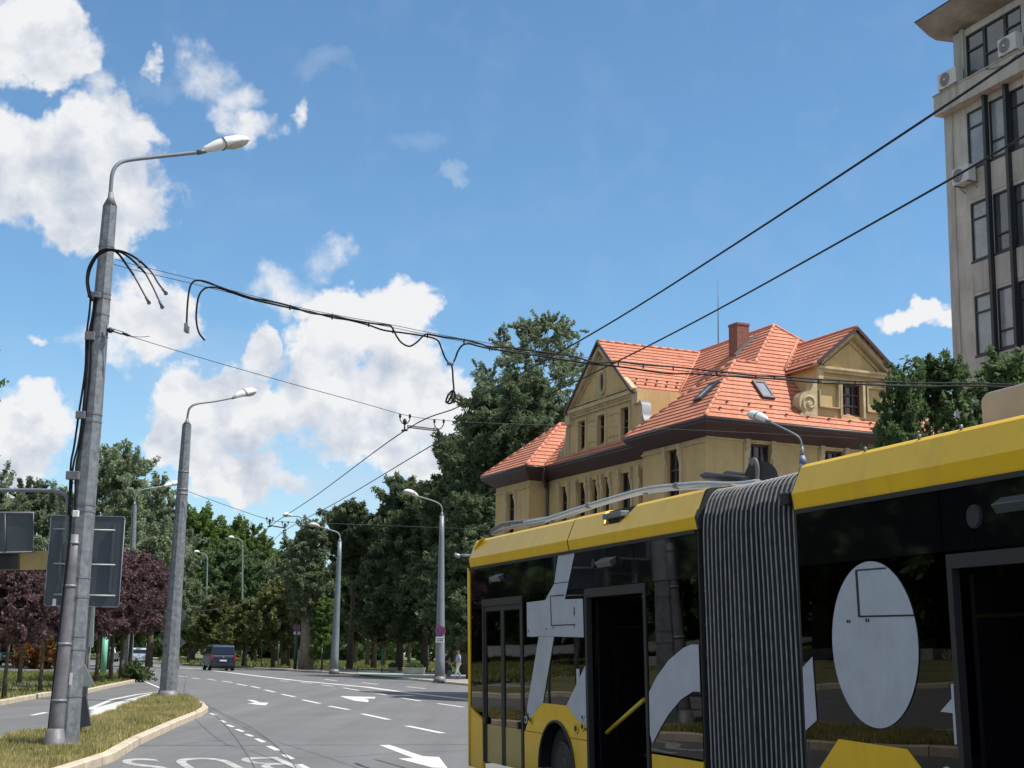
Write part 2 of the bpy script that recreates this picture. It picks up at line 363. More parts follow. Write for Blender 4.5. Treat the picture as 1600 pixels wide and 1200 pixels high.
# traffic island with the first two lamp posts
isl = [G(*p) for p in [(178, 1190), (217, 1165), (275, 1137), (316, 1119), (325, 1112), (318, 1104), (300, 1096), (285, 1091), (262, 1087), (235, 1091), (195, 1108), (140, 1130), (66, 1148), (30, 1157)]]
l0, l1 = Vector(isl[-2]), Vector(isl[-1]); r0 = Vector(isl[0])
isl += [tuple(l1+(l1-l0).normalized()*8), (-14.5, 12), (-7, 10), (-5.2, 15)]
island, isl_in = raised('traffic_island', isl, .13, .16, M['lawn'])
# park strip with purple trees
prk = [G(*p) for p in [(-60, 1113), (0, 1102.5), (75, 1088), (137, 1083), (180, 1073), (210, 1066.5), (218, 1062), (213, 1058), (190, 1055.5), (130, 1054), (75, 1052.5), (0, 1052), (-200, 1052)]]
prk += [(-60, 50), (-50, 20), (-42, 0), (-30, 5), (-22, 22)]
park, prk_in = raised('park_verge', prk, .13, .16, M['lawn'])
side, side_in = raised('pavement', far_kerb + [(90, 110), (60, 260), (-75, 300)], .13, .2, M['pave'])
def zsheet(name, px, z, m): return sheet(name, [G(x, y, z) for x, y in px], z, m)
zsheet('cycle_path', [(560, 1053.5), (640, 1059.5), (700, 1059), (640, 1049.5), (560, 1046.5)], .122, M['bikepath'])
zsheet('lawn', [(300, 1038.5), (470, 1044.5), (560, 1046.2), (640, 1049), (760, 1053), (900, 1040), (900, 1031), (250, 1027), (240, 1032)], .119, M['lawn'])
zsheet('park_path', [(-200, 1072), (90, 1062.5), (135, 1062), (100, 1067), (0, 1079), (-200, 1100)], .122, M['pave'])
sheet('far_lawn', [(-260, 60), (-60, 58), (-46, 20), (-40, -60), (-260, -60)], .02, M['lawn'])
# markings, each its own piece of paint
def z6(x, y): return (200+x/2.963, 1000+y/2.963)
def dash(a, b, w, name='lane_dash', z=.004):
    p = Vector(G(*a)); q = Vector(G(*b)); d = (q-p).normalized(); s_ = Vector((-d.y, d.x))*w/2
    return sheet(name, [p-s_, q-s_, q+s_, p+s_], z, M['paint'], road, None)
rowA = [(40,142,68,145),(98,147,130,150),(160,157,195,160),(230,167,272,171),(295,175,332,180),(367,181,408,187),(437,190,483,197),(503,203,550,212),(570,214,610,223),(634,231,680,242),(712,251,773,264),(808,277,887,294),(930,306,1023,323),(1085,342,1207,369),(1292,398,1457,432)]
rowB = [(700,188,745,192),(800,196,850,201),(895,208,950,214),(998,222,1070,234),(1115,241,1197,255),(1252,266,1353,283),(1432,294,1552,311)]
rowC = [(910,182,970,190),(1085,198,1155,206),(1290,216,1380,226)]
for a in rowA+rowB+rowC: dash(z6(a[0], a[1]), z6(a[2], a[3]), .17)
sol = [(0,112),(150,122),(330,135),(480,152),(600,167),(800,190),(1100,218),(1300,245),(1572,275),(1900,318)]
pts = [Vector(G(*z6(*p))) for p in sol]; L_, R_ = [], []
for i, p in enumerate(pts):
    d = (pts[min(i+1, len(pts)-1)]-pts[max(i-1, 0)]).normalized(); s_ = Vector((-d.y, d.x))*.20; L_.append(p+s_); R_.append(p-s_)
sheet('edge_line', L_+R_[::-1], .004, M['paint'], road, None)
for x0, y0, x1, y1 in [(375,340,412,348),(420,373,459,382),(450,394,497,403),(492,414,543,425),(537,437,587,447),(583,458,640,474),(637,492,708,512),(708,532,775,552),(780,577,850,598)]:
    xm = (x1-x0)*.38
    pp = [(x0, y0), (x0+xm, y0-1), (x1, y1-1), (x1-xm, y1+1)]
    sheet('lane_block', [G(*z6(*p)) for p in pp], .004, M['paint'], road, None)
sheet('lane_arrow', [G(*z6(*p)) for p in [(1165,488),(1210,486),(1365,539),(1440,543),(1480,594),(1412,592),(1250,550),(1322,548)]], .004, M['paint'], road, None)
sheet('lane_arrow', [G(*z6(*p)) for p in [(980,260),(1040,262),(1145,264),(1143,271),(1092,272),(1113,277),(1113,288),(1050,282),(1010,270)]], .004, M['paint'], road, None)
sheet('lane_arrow', [G(*z6(*p)) for p in [(550,277),(585,279),(612,290),(651,291),(636,303),(600,300),(552,294),(590,291)]], .004, M['paint'], road, None)
# hatched area left of the island
def z3(x, y): return (x/4, 900+y/4)
for k in range(7):
    f = k/6.0
    a = (562+f*250, 882-f*108); b = (1000-20*f, 738-f*2)
    a = (560+20*f, 888-f*55); b = (930+10*f-k*0, 800-f*62)
    dash(z3(*a), z3(*b), .12, 'hatch_stripe')
for a, b in [((552,835),(700,773)),((700,773),(860,741)),((860,741),(1000,724)),((145,1010),(262,968))]: dash(z3(*a), z3(*b), .15, 'edge_stripe', .006)
dash(z3(200,871), z3(290,853), .13, 'lane_dash')
dash(z3(895,655), z3(1000,700), .12, 'edge_stripe', .004)
for line in ([(262,235),(330,285),(400,345),(480,430),(560,545),(600,620)], [(300,262),(420,330),(560,400),(660,470),(740,545),(790,610)], [(620,552),(1000,540),(1300,522),(1572,512)]):
    pts = smoothpts([Vector((*G(*z6(*p)), .005)) for p in line], 5); mb = MB()
    rr = random.Random(len(line))
    for a, b in zip(pts[:-1], pts[1:]):
        d = (b-a).normalized(); s_ = Vector((-d.y, d.x, 0))*.010; mb.add([a-s_, b-s_, b+s_, a+s_], [(0, 1, 2, 3)])
    mb.build('tar_seam', M['tar'], road, recalc=False)
tcv = D.curves.new('lettering', 'FONT'); tcv.body = 'BUS'; tcv.align_x = 'CENTER'; tcv.space_character = 1.12
to = D.objects.new('tmp', tcv); col.objects.link(to); dg = bpy.context.evaluated_depsgraph_get(); dg.update()
me = D.meshes.new_from_object(to.evaluated_get(dg)); D.objects.remove(to)
bx = [v.co.x for v in me.vertices]; w0, w1 = min(bx), max(bx); h1 = max(v.co.y for v in me.vertices)
pr = Vector(G(186, 1186)); pl = Vector(G(432, 1183)); ux = (pr-pl); up_ = Vector((.33, -.944))*2.6
for v in me.vertices:
    a = (v.co.x-w0)/(w1-w0); b = v.co.y/h1
    q = pl+ux*a+up_*b; v.co = (q.x, q.y, .004)
me.materials.append(M['faint']); lo = D.objects.new('bus_lettering', me); col.objects.link(lo); lo.parent = road
# ------------------------------------------------------------------ grass tufts
def grass(name, poly, z, n, h, label, mm, seed=1, w=.012, bias=None):
    rng = np.random.default_rng(seed); P = np.array([(p[0], p[1]) for p in poly]); lo_, hi_ = P.min(0), P.max(0)
    def inside(q):
        c = np.zeros(len(q), bool); j = len(P)-1
        for i in range(len(P)):
            cnd = ((P[i, 1] > q[:, 1]) != (P[j, 1] > q[:, 1])) & (q[:, 0] < (P[j, 0]-P[i, 0])*(q[:, 1]-P[i, 1])/(P[j, 1]-P[i, 1]+1e-12)+P[i, 0]); c ^= cnd; j = i
        return c
    q = rng.uniform(lo_, hi_, (n*8, 2)); q = q[inside(q)]
    pn_ = np.sin(q[:, 0]*5.3+2*np.sin(q[:, 1]*2.2))*np.sin(q[:, 1]*4.1+1.5*np.sin(q[:, 0]*3.3)); q = q[pn_+rng.random(len(q))*1.4 > .25][:n]; n = len(q)
    # tufts: pull toward clump centres
    hh = h*(.35+rng.random(n)**2*1.1)*(1+.35*np.sin(q[:, 0]*3.1+1.7*np.sin(q[:, 1]*1.9))); a = rng.random(n)*6.283; lean = rng.random(n)*.6*hh; la = rng.random(n)*6.283
    dx, dy = np.cos(a)*w, np.sin(a)*w; V = np.zeros((n, 3, 3))
    V[:, 0] = np.stack([q[:, 0]-dx, q[:, 1]-dy, np.full(n, z-.02)], 1); V[:, 1] = np.stack([q[:, 0]+dx, q[:, 1]+dy, np.full(n, z-.02)], 1)
    V[:, 2] = np.stack([q[:, 0]+np.cos(la)*lean, q[:, 1]+np.sin(la)*lean, z+hh], 1)
    me = D.meshes.new(name); me.vertices.add(n*3); me.vertices.foreach_set('co', V.ravel()); me.loops.add(n*3); me.loops.foreach_set('vertex_index', np.arange(n*3))
    me.polygons.add(n); me.polygons.foreach_set('loop_start', np.arange(n)*3); me.polygons.foreach_set('loop_total', np.full(n, 3)); me.update(); me.materials.append(mm)
    o = D.objects.new(name, me); col.objects.link(o); return tag(o, label, 'grass', kind='stuff')
M['grassblade'] = leafmat('dry grass blades', (.15, .18, .045), (.62, .51, .25), .35)
M['grassgreen'] = leafmat('green grass blades', (.09, .13, .03), (.26, .28, .09), .3)
grass('grass', [p for p in isl_in if p.y > 14], .12, 150000, .085, 'dry yellowish grass growing on the kerbed traffic island', M['grassblade'], 3)
grass('grass', [p for p in prk_in if p.y > 36], .12, 60000, .12, 'greener grass under the purple leaved trees', M['grassgreen'], 4, .02)
grass('grass', [Vector(G(x, y, .12)) for x, y in [(300, 1039.5), (470, 1045), (560, 1047), (640, 1050), (760, 1054), (900, 1041), (900, 1034), (250, 1028), (240, 1033)]], .12, 50000, .22, 'park grass beyond the far pavement under the dark trees', M['grassgreen'], 5, .05)
# ------------------------------------------------------------------ buildings
def tilemat():
    m = D.materials.new('clay roof tiles'); m.use_nodes = True; nt = m.node_tree; N = nt.nodes; L = nt.links; b = N['Principled BSDF']; b.inputs['Roughness'].default_value = .75
    uv = N.new('ShaderNodeUVMap'); uv.uv_map = 'UVMap'
    br = N.new('ShaderNodeTexBrick'); br.inputs['Scale'].default_value = 1; br.inputs['Brick Width'].default_value = .22; br.inputs['Row Height'].default_value = .235
    br.inputs['Mortar Size'].default_value = .012; br.offset = 0.5
    br.inputs['Color1'].default_value = (.45, .16, .088, 1); br.inputs['Color2'].default_value = (.55, .22, .128, 1); br.inputs['Mortar'].default_value = (.34, .125, .08, 1)
    L.new(uv.outputs[0], br.inputs['Vector'])
    tc = N.new('ShaderNodeTexCoord'); n = N.new('ShaderNodeTexNoise'); n.inputs['Scale'].default_value = 1.2; n.inputs['Detail'].default_value = 6; L.new(tc.outputs['Object'], n.inputs['Vector'])
    mr = N.new('ShaderNodeMapRange'); mr.inputs['To Min'].default_value = .78; mr.inputs['To Max'].default_value = 1.2; L.new(n.outputs['Fac'], mr.inputs[0])
    v = N.new('ShaderNodeVectorMath'); v.operation = 'SCALE'; L.new(br.outputs['Color'], v.inputs[0]); L.new(mr.outputs[0], v.inputs['Scale']); L.new(v.outputs[0], b.inputs['Base Color'])
    return m
M['tiles'] = tilemat()
M['ridge'] = mat('ridge tiles', (.56, .21, .13), .75, 0, .2, 4)
M['render'] = mat('ochre render', (.56, .395, .18), .9, 0, .12, .9, .25, 30)
M['stucco'] = mat('stucco trim', (.54, .42, .24), .9, 0, .12, 1.5, .2, 30)
M['scroll'] = mat('weathered stucco', (.50, .40, .24), .9, 0, .2, 2.5, .3, 30)
M['maroon'] = mat('maroon painted eaves', (.060, .030, .034), .6, 0, .15, 2)
M['gutter'] = mat('metal gutter', (.10, .09, .09), .4, .6)
M['zinc'] = mat('zinc flashing', (.17, .175, .19), .55, .2, .1, 3)
M['frame'] = mat('dark brown window frame', (.055, .028, .020), .5)
M['brick'] = mat('chimney brick', (.24, .10, .075), .9, 0, .3, 10, .4, 30)
def glassmat(name, c, r=.05): return mat(name, c, r, 0, .25, .8, spec=.8)
M['pane'] = glassmat('dark window pane', (.022, .024, .028))
M['pane_blind'] = glassmat('window pane with pale blind', (.22, .25, .27), .25)
M['skyglass'] = glassmat('roof window glass', (.30, .34, .38), .12)
M['officepane'] = glassmat('office window pane', (.06, .075, .085), .06)
M['officelight'] = glassmat('office pane with white blind', (.23, .26, .27), .15)
M['officeconc'] = mat('old grey concrete', (.47, .445, .385), .9, 0, .16, .8, .35, 14)
M['officeband'] = mat('grey concrete bands', (.42, .40, .35), .9, 0, .12, .7, .3, 14)
M['roofslab'] = mat('stained concrete roof slab', (.25, .225, .19), .9, 0, .35, .7, .3, 10)
M['darksteel'] = mat('black steel fin', (.020, .020, .024), .5)
M['ac'] = mat('air conditioner casing', (.52, .52, .49), .5, 0, .08, 3)
def streak(m, c, k=.5):
    nt = m.node_tree; N = nt.nodes; L = nt.links; b = N['Principled BSDF']; old = b.inputs['Base Color'].links[0].from_socket
    tc = N.new('ShaderNodeTexCoord'); mp = N.new('ShaderNodeMapping'); mp.inputs['Scale'].default_value = (2.2, 2.2, .22); L.new(tc.outputs['Object'], mp.inputs[0])
    n = N.new('ShaderNodeTexNoise'); n.inputs['Scale'].default_value = 1.6; n.inputs['Detail'].default_value = 7; n.inputs['Roughness'].default_value = .65; L.new(mp.outputs[0], n.inputs['Vector'])
    r = N.new('ShaderNodeValToRGB'); L.new(n.outputs['Fac'], r.inputs[0]); r.color_ramp.elements[0].position = .48; r.color_ramp.elements[1].position = .78; r.color_ramp.elements[0].color = (0, 0, 0, 1); r.color_ramp.elements[1].color = (k, k, k, 1)
    mx = N.new('ShaderNodeMix'); mx.data_type = 'RGBA'; L.new(r.outputs[0], mx.inputs['Factor']); L.new(old, mx.inputs['A']); mx.inputs['B'].default_value = (*c, 1); L.new(mx.outputs['Result'], b.inputs['Base Color'])
streak(M['render'], (.32, .24, .125), .5); streak(M['stucco'], (.24, .19, .12), .8); streak(M['scroll'], (.20, .165, .11), .9); streak(M['officeconc'], (.24, .225, .20), .7); streak(M['officeband'], (.19, .175, .15), .8)
class Frame:
    def __init__(s, K, th):
        s.K = np.array(K); s.A = np.array([-math.sin(th), math.cos(th), 0]); s.B = np.array([math.cos(th), math.sin(th), 0])
    def __call__(s, a, t, z): return Vector(s.K+s.A*a+s.B*t+np.array([0, 0, 1])*z)
def wallgrid(mb, f, a0, a1, z0, z1, ops, depth):
    """wall sheet with real openings; f(a,z,d) -> point, d = depth behind the face"""
    As = sorted({a0, a1}|{o[i] for o in ops for i in (0, 1)}); Zs = sorted({z0, z1}|{o[i] for o in ops for i in (2, 3)})
    for i in range(len(As)-1):
        for j in range(len(Zs)-1):
            ca, cz = (As[i]+As[i+1])/2, (Zs[j]+Zs[j+1])/2
            if any(o[0] < ca < o[1] and o[2] < cz < o[3] for o in ops): continue
            mb.add([f(As[i], Zs[j], 0), f(As[i+1], Zs[j], 0), f(As[i+1], Zs[j+1], 0), f(As[i], Zs[j+1], 0)], [(0, 1, 2, 3)])
    for o in ops:
        c = [(o[0], o[2]), (o[1], o[2]), (o[1], o[3]), (o[0], o[3])]
        for k in range(4):
            p, q = c[k], c[(k+1) % 4]; mb.add([f(*p, 0), f(*q, 0), f(*q, depth), f(*p, depth)], [(0, 1, 2, 3)])
def window(f, a0, a1, z0, z1, d, parent, fm='frame', pm='pane', nv=1, nh=1, fw=.07, zt=None, bars=True):
    mb = MB()
    def B(x0, x1, y0, y1, dd=.05): mb.box(x0, x1, 0, dd, y0, y1, lambda x, y, z: f(x, z, d-y))
    e = .003
    B(a0+e, a0+fw, z0+e, z1-e); B(a1-fw, a1-e, z0+e, z1-e); B(a0+fw, a1-fw, z0+e, z0+fw); B(a0+fw, a1-fw, z1-fw, z1-e)
    for k in range(1, nv+1):
        c = a0+(a1-a0)*k/(nv+1); B(c-fw*.4, c+fw*.4, z0+fw, z1-fw, .045)
    for k in range(1, nh+1):
        c = (z0+(z1-z0)*k/(nh+1)) if (zt is None or k > 1) else zt; B(a0+fw, a1-fw, c-fw*.4, c+fw*.4, .055)
    w = mb.build('window', M[fm], parent)
    g = MB(); g.add([f(a0+.01, z0+.01, d+.012), f(a1-.01, z0+.01, d+.012), f(a1-.01, z1-.01, d+.012), f(a0+.01, z1-.01, d+.012)], [(0, 1, 2, 3)])
    g.build('pane', M[pm], w, recalc=False)
    return w
def clip(poly, z, above):
    out = []
    for i in range(len(poly)):
        p, q = poly[i], poly[(i+1) % len(poly)]; ip = (p[2] >= z) == above; iq = (q[2] >= z) == above
        if ip: out.append(p)
        if ip != iq: t = (z-p[2])/(q[2]-p[2]); out.append(p.lerp(q, t))
    return out
def roofplane(mb, poly, course=.235, lift=.026):
    """tiled slope: each course is a sheet of its own whose lower edge stands proud of the course below"""
    poly = [Vector(p) for p in poly]; n = (poly[1]-poly[0]).cross(poly[2]-poly[0]).normalized()
    if n.z < 0: n = -n
    h = Vector((n.x, n.y, 0)).normalized(); along = Vector((-h.y, h.x, 0)); upv = n.cross(along); 
    if upv.z < 0: upv = -upv
    z0 = min(p.z for p in poly); z1 = max(p.z for p in poly); dz = course*upv.z; k = 0; z = z0
    o = poly[0]
    while z < z1-1e-4:
        c = clip(poly, z, True) if z > z0 else list(poly)
        if len(c) >= 3: c = clip(c, z+dz, False) if z+dz < z1 else c
        if len(c) >= 3:
            vs = [p+n*(.012+lift*(1-(p.z-z)/dz)) for p in c]
            b = len(mb.v); mb.add(vs, [tuple(range(len(vs)))]); mb.uv.append([((p-o).dot(along), (p-o).dot(upv)) for p in c])
            lows = [p for p in c if p.z < z+1e-3]
            if len(lows) == 2:
                l0, l1 = lows; mb.add([l0+n*(lift+.012), l1+n*(lift+.012), l1-n*.01, l0-n*.01], [(0, 1, 2, 3)]); mb.uv.append([((l0-o).dot(along), .02), ((l1-o).dot(along), .02)]*2)
        z += dz; k += 1
def ridgecap(mb, a, b, r=.062):
    a, b = Vector(a), Vector(b); L_ = (b-a).length; n = max(1, int(L_/.36)); d = (b-a)/n
    for i in range(n): mb.tube([a+d*i+Vector((0, 0, .02)), a+d*(i+1.08)+Vector((0, 0, .02))], [r*1.03, r*.97], 7)
def house():
    th = R(23.5); K = at(1102.5, 700, 44); H = Frame((K.x, K.y, 0), th); Hp = np.array([K.x, K.y, 0])
    root = empty('house', (K.x, K.y, 0), 'ochre two storey villa with orange tiled roof, two gables and scrolled dormer, behind the bus', 'house')
    inv = Vector((K.x, K.y, 0))
    def fin(mb, name, m, par=root, **k): return off(mb, inv).build(name, m, par, **k)
    EZ = 8.95; DS = -.38
    # walls
    fA = lambda t: (lambda a, z, d: H(a, t+d, z)-inv)
    fB = lambda s: (lambda a, z, d: H(s+d, a, z)-inv)
    wl = MB(); dp = .22; Z0, Z1 = 0, 8.66; TM = .8
    opsA1 = [(1.62, 2.42, 6.3, 8.3), (1.62, 2.42, 2.2, 4.6)]
    opsL = [(14.75, 15.5, 6.2, 8.1), (14.75, 15.5, 2.2, 4.6)]
    mids = [(11.5, 12.15), (9.95, 10.6), (8.95, 9.45), (8.0, 8.5), (6.4, 7.15), (5.0, 5.65)]
    opsM = [(a, b, 6.2, 8.12) for a, b in mids]+[(a, b, 2.2, 4.6) for a, b in mids]
    opsB = [(1.6, 2.4, 6.55, 8.38), (4.45, 5.25, 6.55, 8.38), (7.5, 8.3, 6.55, 8.38), (1.6, 2.4, 2.2, 4.6), (4.45, 5.25, 2.2, 4.6), (7.5, 8.3, 2.2, 4.6)]
    w0 = [(fA(0), 0, 4.05, opsA1), (fA(TM), 4.05, 13.35, opsM), (fA(0), 13.35, 16.75, opsL), (fB(0), 0, 9.7, opsB)]
    for f, a0, a1, ops in w0: wallgrid(wl, f, a0, a1, Z0, Z1, ops, dp)
    wallgrid(wl, fB(13.35), 0, TM, Z0, Z1, [], dp); wallgrid(wl, fB(4.05), 0, TM, Z0, Z1, [], dp)
    wallgrid(wl, fB(16.75), 0, 9.7, Z0, Z1, [], dp); wallgrid(wl, fA(9.7), 0, 16.75, Z0, Z1, [], dp)
    # gable wall above the eaves, its openings
    gw = [(9.63, 10.23, 9.3, 10.42), (8.03, 8.61, 9.3, 10.42), (6.17, 6.77, 9.3, 10.42)]
    wallgrid(wl, fA(.62), 5.45, 11.0, 8.66, 10.9, gw, dp)
    wl.add([H(5.45, .62, 10.9)-inv, H(11.0, .62, 10.9)-inv, H(8.25, .62, 13.05)-inv], [(0, 1, 2)])
    for s_ in (5.45, 11.0): wl.add([H(s_, .62, 8.66)-inv, H(s_, 3.4, 8.66)-inv, H(s_, 3.4, 10.95)-inv, H(s_, .62, 10.95)-inv], [(0, 1, 2, 3)])
    # B dormer: front and cheeks
    dw = [(4.9, 5.74, 9.5, 10.58)]
    wallgrid(wl, fB(DS), 3.97, 6.75, 9.0, 11.05, dw, .2)
    wl.add([H(DS, 3.97, 11.05)-inv, H(DS, 6.75, 11.05)-inv, H(DS, 5.32, 12.3)-inv], [(0, 1, 2)])
    for t_ in (3.97, 6.75): wl.add([H(DS, t_, 9.2)-inv, H(2, t_, 9.2)-inv, H(2, t_, 11.05)-inv, H(DS, t_, 11.05)-inv], [(0, 1, 2, 3)])
    wall = wl.build('wall', M['render'], root, recalc=False)
    ri = inv
    def W(f, o, **k): return window(f, *o, dp-.05, root, **k)
    for f, ops in ((fA(0), opsA1[:1]+opsL[:1]), (fA(TM), opsM[:6])):
        for o in ops: W(f, o, nv=1, nh=2)
    for o in opsB[:3]: W(fB(0), o, nv=2, nh=2)
    for o in gw: W(fA(.62), o, nv=1, nh=1, zt=9.95)
    W(fB(DS), dw[0], nv=2, nh=2)
    for f, ops in ((fA(0), opsA1[1:]+opsL[1:]), (fA(TM), opsM[6:]), (fB(0), opsB[3:])):
        for o in ops: W(f, o, nv=1, nh=1)
    # trims: moulded surrounds with carved brackets
    tr = MB()
    def surround(f, o, w=.13):
        a0, a1, z0, z1 = o
        tr.box(a0-w-.08, a0-.08+.02, 0, .05, z0-.1, z1+.02, lambda x, y, z: f(x, z, -y)); tr.box(a1+.06, a1+w+.08, 0, .05, z0-.1, z1+.02, lambda x, y, z: f(x, z, -y))
        for c, sg in ((a0-.08, -1), (a1+.08, 1)):
            prof = [(0, z1+.12), (.11, z1+.12), (.12, z1-.02), (.09, z1-.10), (.11, z1-.2), (.07, z1-.3), (.03, z1-.48), (0, z1-.5)]
            tr.prism(prof, lambda d_, z, c=c: f(c-.08, z, -d_), lambda d_, z, c=c: f(c+.08, z, -d_))
        tr.box(a0-w-.1, a1+w+.1, .0, .09, z0-.12, z0-.02, lambda x, y, z: f(x, z, -y))
    for o in opsA1[:1]+opsL[:1]: surround(fA(0), o)
    for o in opsM[:6]: surround(fA(TM), o, .1)
    for o in opsB[:3]: surround(fB(0), o)
    for o in gw:
        a0, a1, z0, z1 = o; f = fA(.62)
        for b in ((a0-.11, a0-.002, z0-.08, z1+.1), (a1+.002, a1+.11, z0-.08, z1+.1), (a0-.002, a1+.002, z1+.002, z1+.1), (a0-.15, a1+.15, z0-.14, z0-.082)): tr.box(b[0], b[1], 0, .045, b[2], b[3], lambda x, y, z: f(x, z, -y))
    # string courses
    for f, a0, a1, z0, z1, d in [(fA(0), -.06, 4.1, 8.30, 8.36, .05), (fA(0), 13.3, 16.8, 8.18, 8.24, .05), (fB(0), .0, 9.7, 8.42, 8.48, .05),
                                 (fA(.62), 5.4, 11.05, 10.62, 10.72, .07), (fA(.62), 5.3, 11.15, 10.8, 10.93, .2), (fA(.62), 5.35, 11.1, 10.72, 10.8, .12),
                                 (fA(.62), 5.45, 6.0, 9.5, 9.54, .03), (fA(.62), 6.92, 7.88, 9.5, 9.54, .03), (fA(.62), 8.76, 9.48, 9.5, 9.54, .03), (fA(.62), 6.92, 7.88, 10.3, 10.33, .03), (fA(.62), 8.76, 9.48, 10.3, 10.33, .03),
                                 (fB(DS), 3.87, 6.85, 10.96, 11.04, .22), (fB(DS), 3.92, 6.8, 10.86, 10.96, .14), (fB(DS), 3.97, 6.75, 10.68, 10.74, .06)]:
        tr.box(a0, a1, 0.002, d, z0, z1, lambda x, y, z: f(x, z, -y))
    # raking cornices of both gables
    def rake(f, a, z, b, z2, w, d):
        tr.bar(f(a, z, -d/2), f(b, z2, -d/2), d, w, up=(0, 0, 1))
    for sg in (-1, 1):
        rake(fA(.62), 8.25+sg*2.62, 10.93, 8.25, 12.93, .14, .22); rake(fA(.62), 8.25+sg*2.2, 11.05, 8.25, 12.72, .05, .08)
        rake(fB(DS), 5.32+sg*1.45, 11.05, 5.32, 12.26, .14, .26); rake(fB(DS), 5.32+sg*1.1, 11.1, 5.32, 11.96, .05, .08)
    rake(fA(.62), 6.05, 11.07, 10.45, 11.07, .05, .08)
    # quarter coves under the eaves and pilaster caps on the gable shoulders
    for a in (5.5, 10.95): tr.box(a-.2, a+.2, .0, .16, 10.4, 10.8, lambda x, y, z: fA(.62)(x, z, -y))
    for t_ in (4.04, 6.68): tr.box(t_-.1, t_+.1, .0, .14, 10.6, 10.86, lambda x, y, z: fB(DS)(x, z, -y))
    tr.build('trim', M['stucco'], root)
    # oval window in the gable
    ov = MB(); c = [(8.23+.17*math.cos(q), 11.62+.36*math.sin(q)) for q in np.linspace(0, 2*math.pi, 24, endpoint=False)]
    c2 = [(8.23+.27*math.cos(q), 11.62+.47*math.sin(q)) for q in np.linspace(0, 2*math.pi, 24, endpoint=False)]
    f = fA(.62)
    ov.loft([[f(a, z, -.0) for a, z in c2], [f(a, z, -.07) for a, z in c2], [f(a, z, -.07) for a, z in c], [f(a, z, -.005) for a, z in c]], smooth=False, caps=False)
    o_ = ov.build('oval_window', M['stucco'], root); g = MB(); g.add([f(a, z, -.01) for a, z in c], [tuple(range(24))]); g.build('pane', M['frame'], o_, recalc=False)
    tr2 = MB(); tr2.box(7.9, 8.55, 0.002, .06, 11.0, 11.08, lambda x, y, z: f(x, z, -y)); tr2.build('sill', M['stucco'], root)
    # scroll parapet of the dormer
    sc = MB(); fb_ = fB(DS); fb = lambda a_, z_, d_: fb_(a_, z_-.13, d_)
    for sg in (-1, 1):
        cx = 5.33; top = 11.0
        prof = [(1.42, 9.25), (1.97, 9.25), (2.1, 9.5)]
        for q in np.linspace(-50, 95, 12): prof.append((1.72+.40*math.cos(R(q)), 9.92+.40*math.sin(R(q))))
        prof += [(1.62, 10.42), (1.56, 10.6), (1.46, 10.72), (1.42, 10.74)]
        sc.prism(prof, lambda a, z: fb(cx+sg*a, z, -.10), lambda a, z: fb(cx+sg*a, z, .28))
        sp = [fb(cx+sg*(1.72+.30*(1-k/22)*math.cos(k*.48-1)), 9.9+.30*(1-k/22)*math.sin(k*.48-1), -.115) for k in range(22)]
        sc.tube(sp, .035, 6); sc.disc(fb(cx+sg*1.72, 9.9, -.12), H.A, .08, .06, 14)
        for (p0, p1, q0, q1) in [(.55, 1.30, 9.82, 9.86), (.55, 1.2, 10.62, 10.66)]: sc.box(p0, p1, 0, .13, q0, q1, lambda x, y, z: fb(cx+sg*x, z, -y))
        for (p0, p1) in [(.55, .59), (1.3, 1.34)]: sc.box(p0, p1, 0.003, .127, 9.82, 10.62 if p0 < 1 else 10.4, lambda x, y, z: fb(cx+sg*x, z, -y))
        sc.tube([fb(cx+sg*1.3, 10.4, -.11), fb(cx+sg*1.25, 10.6, -.11), fb(cx+sg*1.2, 10.64, -.11)], .025, 5)
        sc.box(.41, .50, 0.002, .09, 9.6, 10.8, lambda x, y, z: fb(cx+sg*x, z, -y))
    sc.box(3.38, 7.28, 0.005, .12, 8.95, 9.3, lambda x, y, z: fb(x, z, -y))
    sc.build('scroll_parapet', M['scroll'], root)
    f = fA(.62)
    for sg, c0 in ((1, 11.0), (-1, 5.45)):
        prof = [(0, 8.9), (.95, 8.9), (1.0, 9.2)]+[(.68+.32*math.cos(R(q)), 9.25+.32*math.sin(R(q))) for q in np.linspace(0, 100, 8)]+[(.45, 9.7), (.3, 10.0), (.28, 10.3), (.15, 10.45), (0, 10.45)]
        sca = MB(); sca.prism(prof, lambda a, z: f(c0+sg*a, z, -.04), lambda a, z: f(c0+sg*a, z, .22))
        sp = [f(c0+sg*(.68+.26*(1-k/20)*math.cos(k*.5)), 9.25+.26*(1-k/20)*math.sin(k*.5), -.05) for k in range(20)]; sca.tube(sp, .03, 6); sca.build('scroll_parapet', M['scroll'], root)
    zf = MB(); zf.loft([[f(5.45-a, z, -.07), f(5.45-a, z, .3)] for a, z in [(0, 10.5), (.18, 10.5), (.33, 10.32), (.36, 10.0), (.5, 9.74), (.72, 9.62), (1.02, 9.35)]], smooth=True, caps=False, closed=False)
    zf.build('flashing', M['zinc'], root, recalc=False)
    # roof slopes
    rf = MB(); rf.uv = []
    def P(s, t, z): return H(s, t, z)-inv
    tA, tB, tP = .945, 1.049, .941; QZ = 11.35; qs = -.8+(QZ-EZ)/tB
    def RP(*p): roofplane(rf, [P(*q) for q in p])
    RP((-.8, -.5, EZ), (-.8, 10.2, EZ), (qs, 7.21, QZ), (qs, 2.05, QZ))
    RP((qs, 2.84, QZ), (qs, 7.21, QZ), (3.3, 4.85, 13.25))
    RP((-.8, -.5, EZ), (qs, 2.05, QZ), (4.5, -.5, EZ))
    RP((4.5, -.5, EZ), (qs, 2.05, QZ), (qs, 3.2, QZ), (4.5, 3.2, EZ))
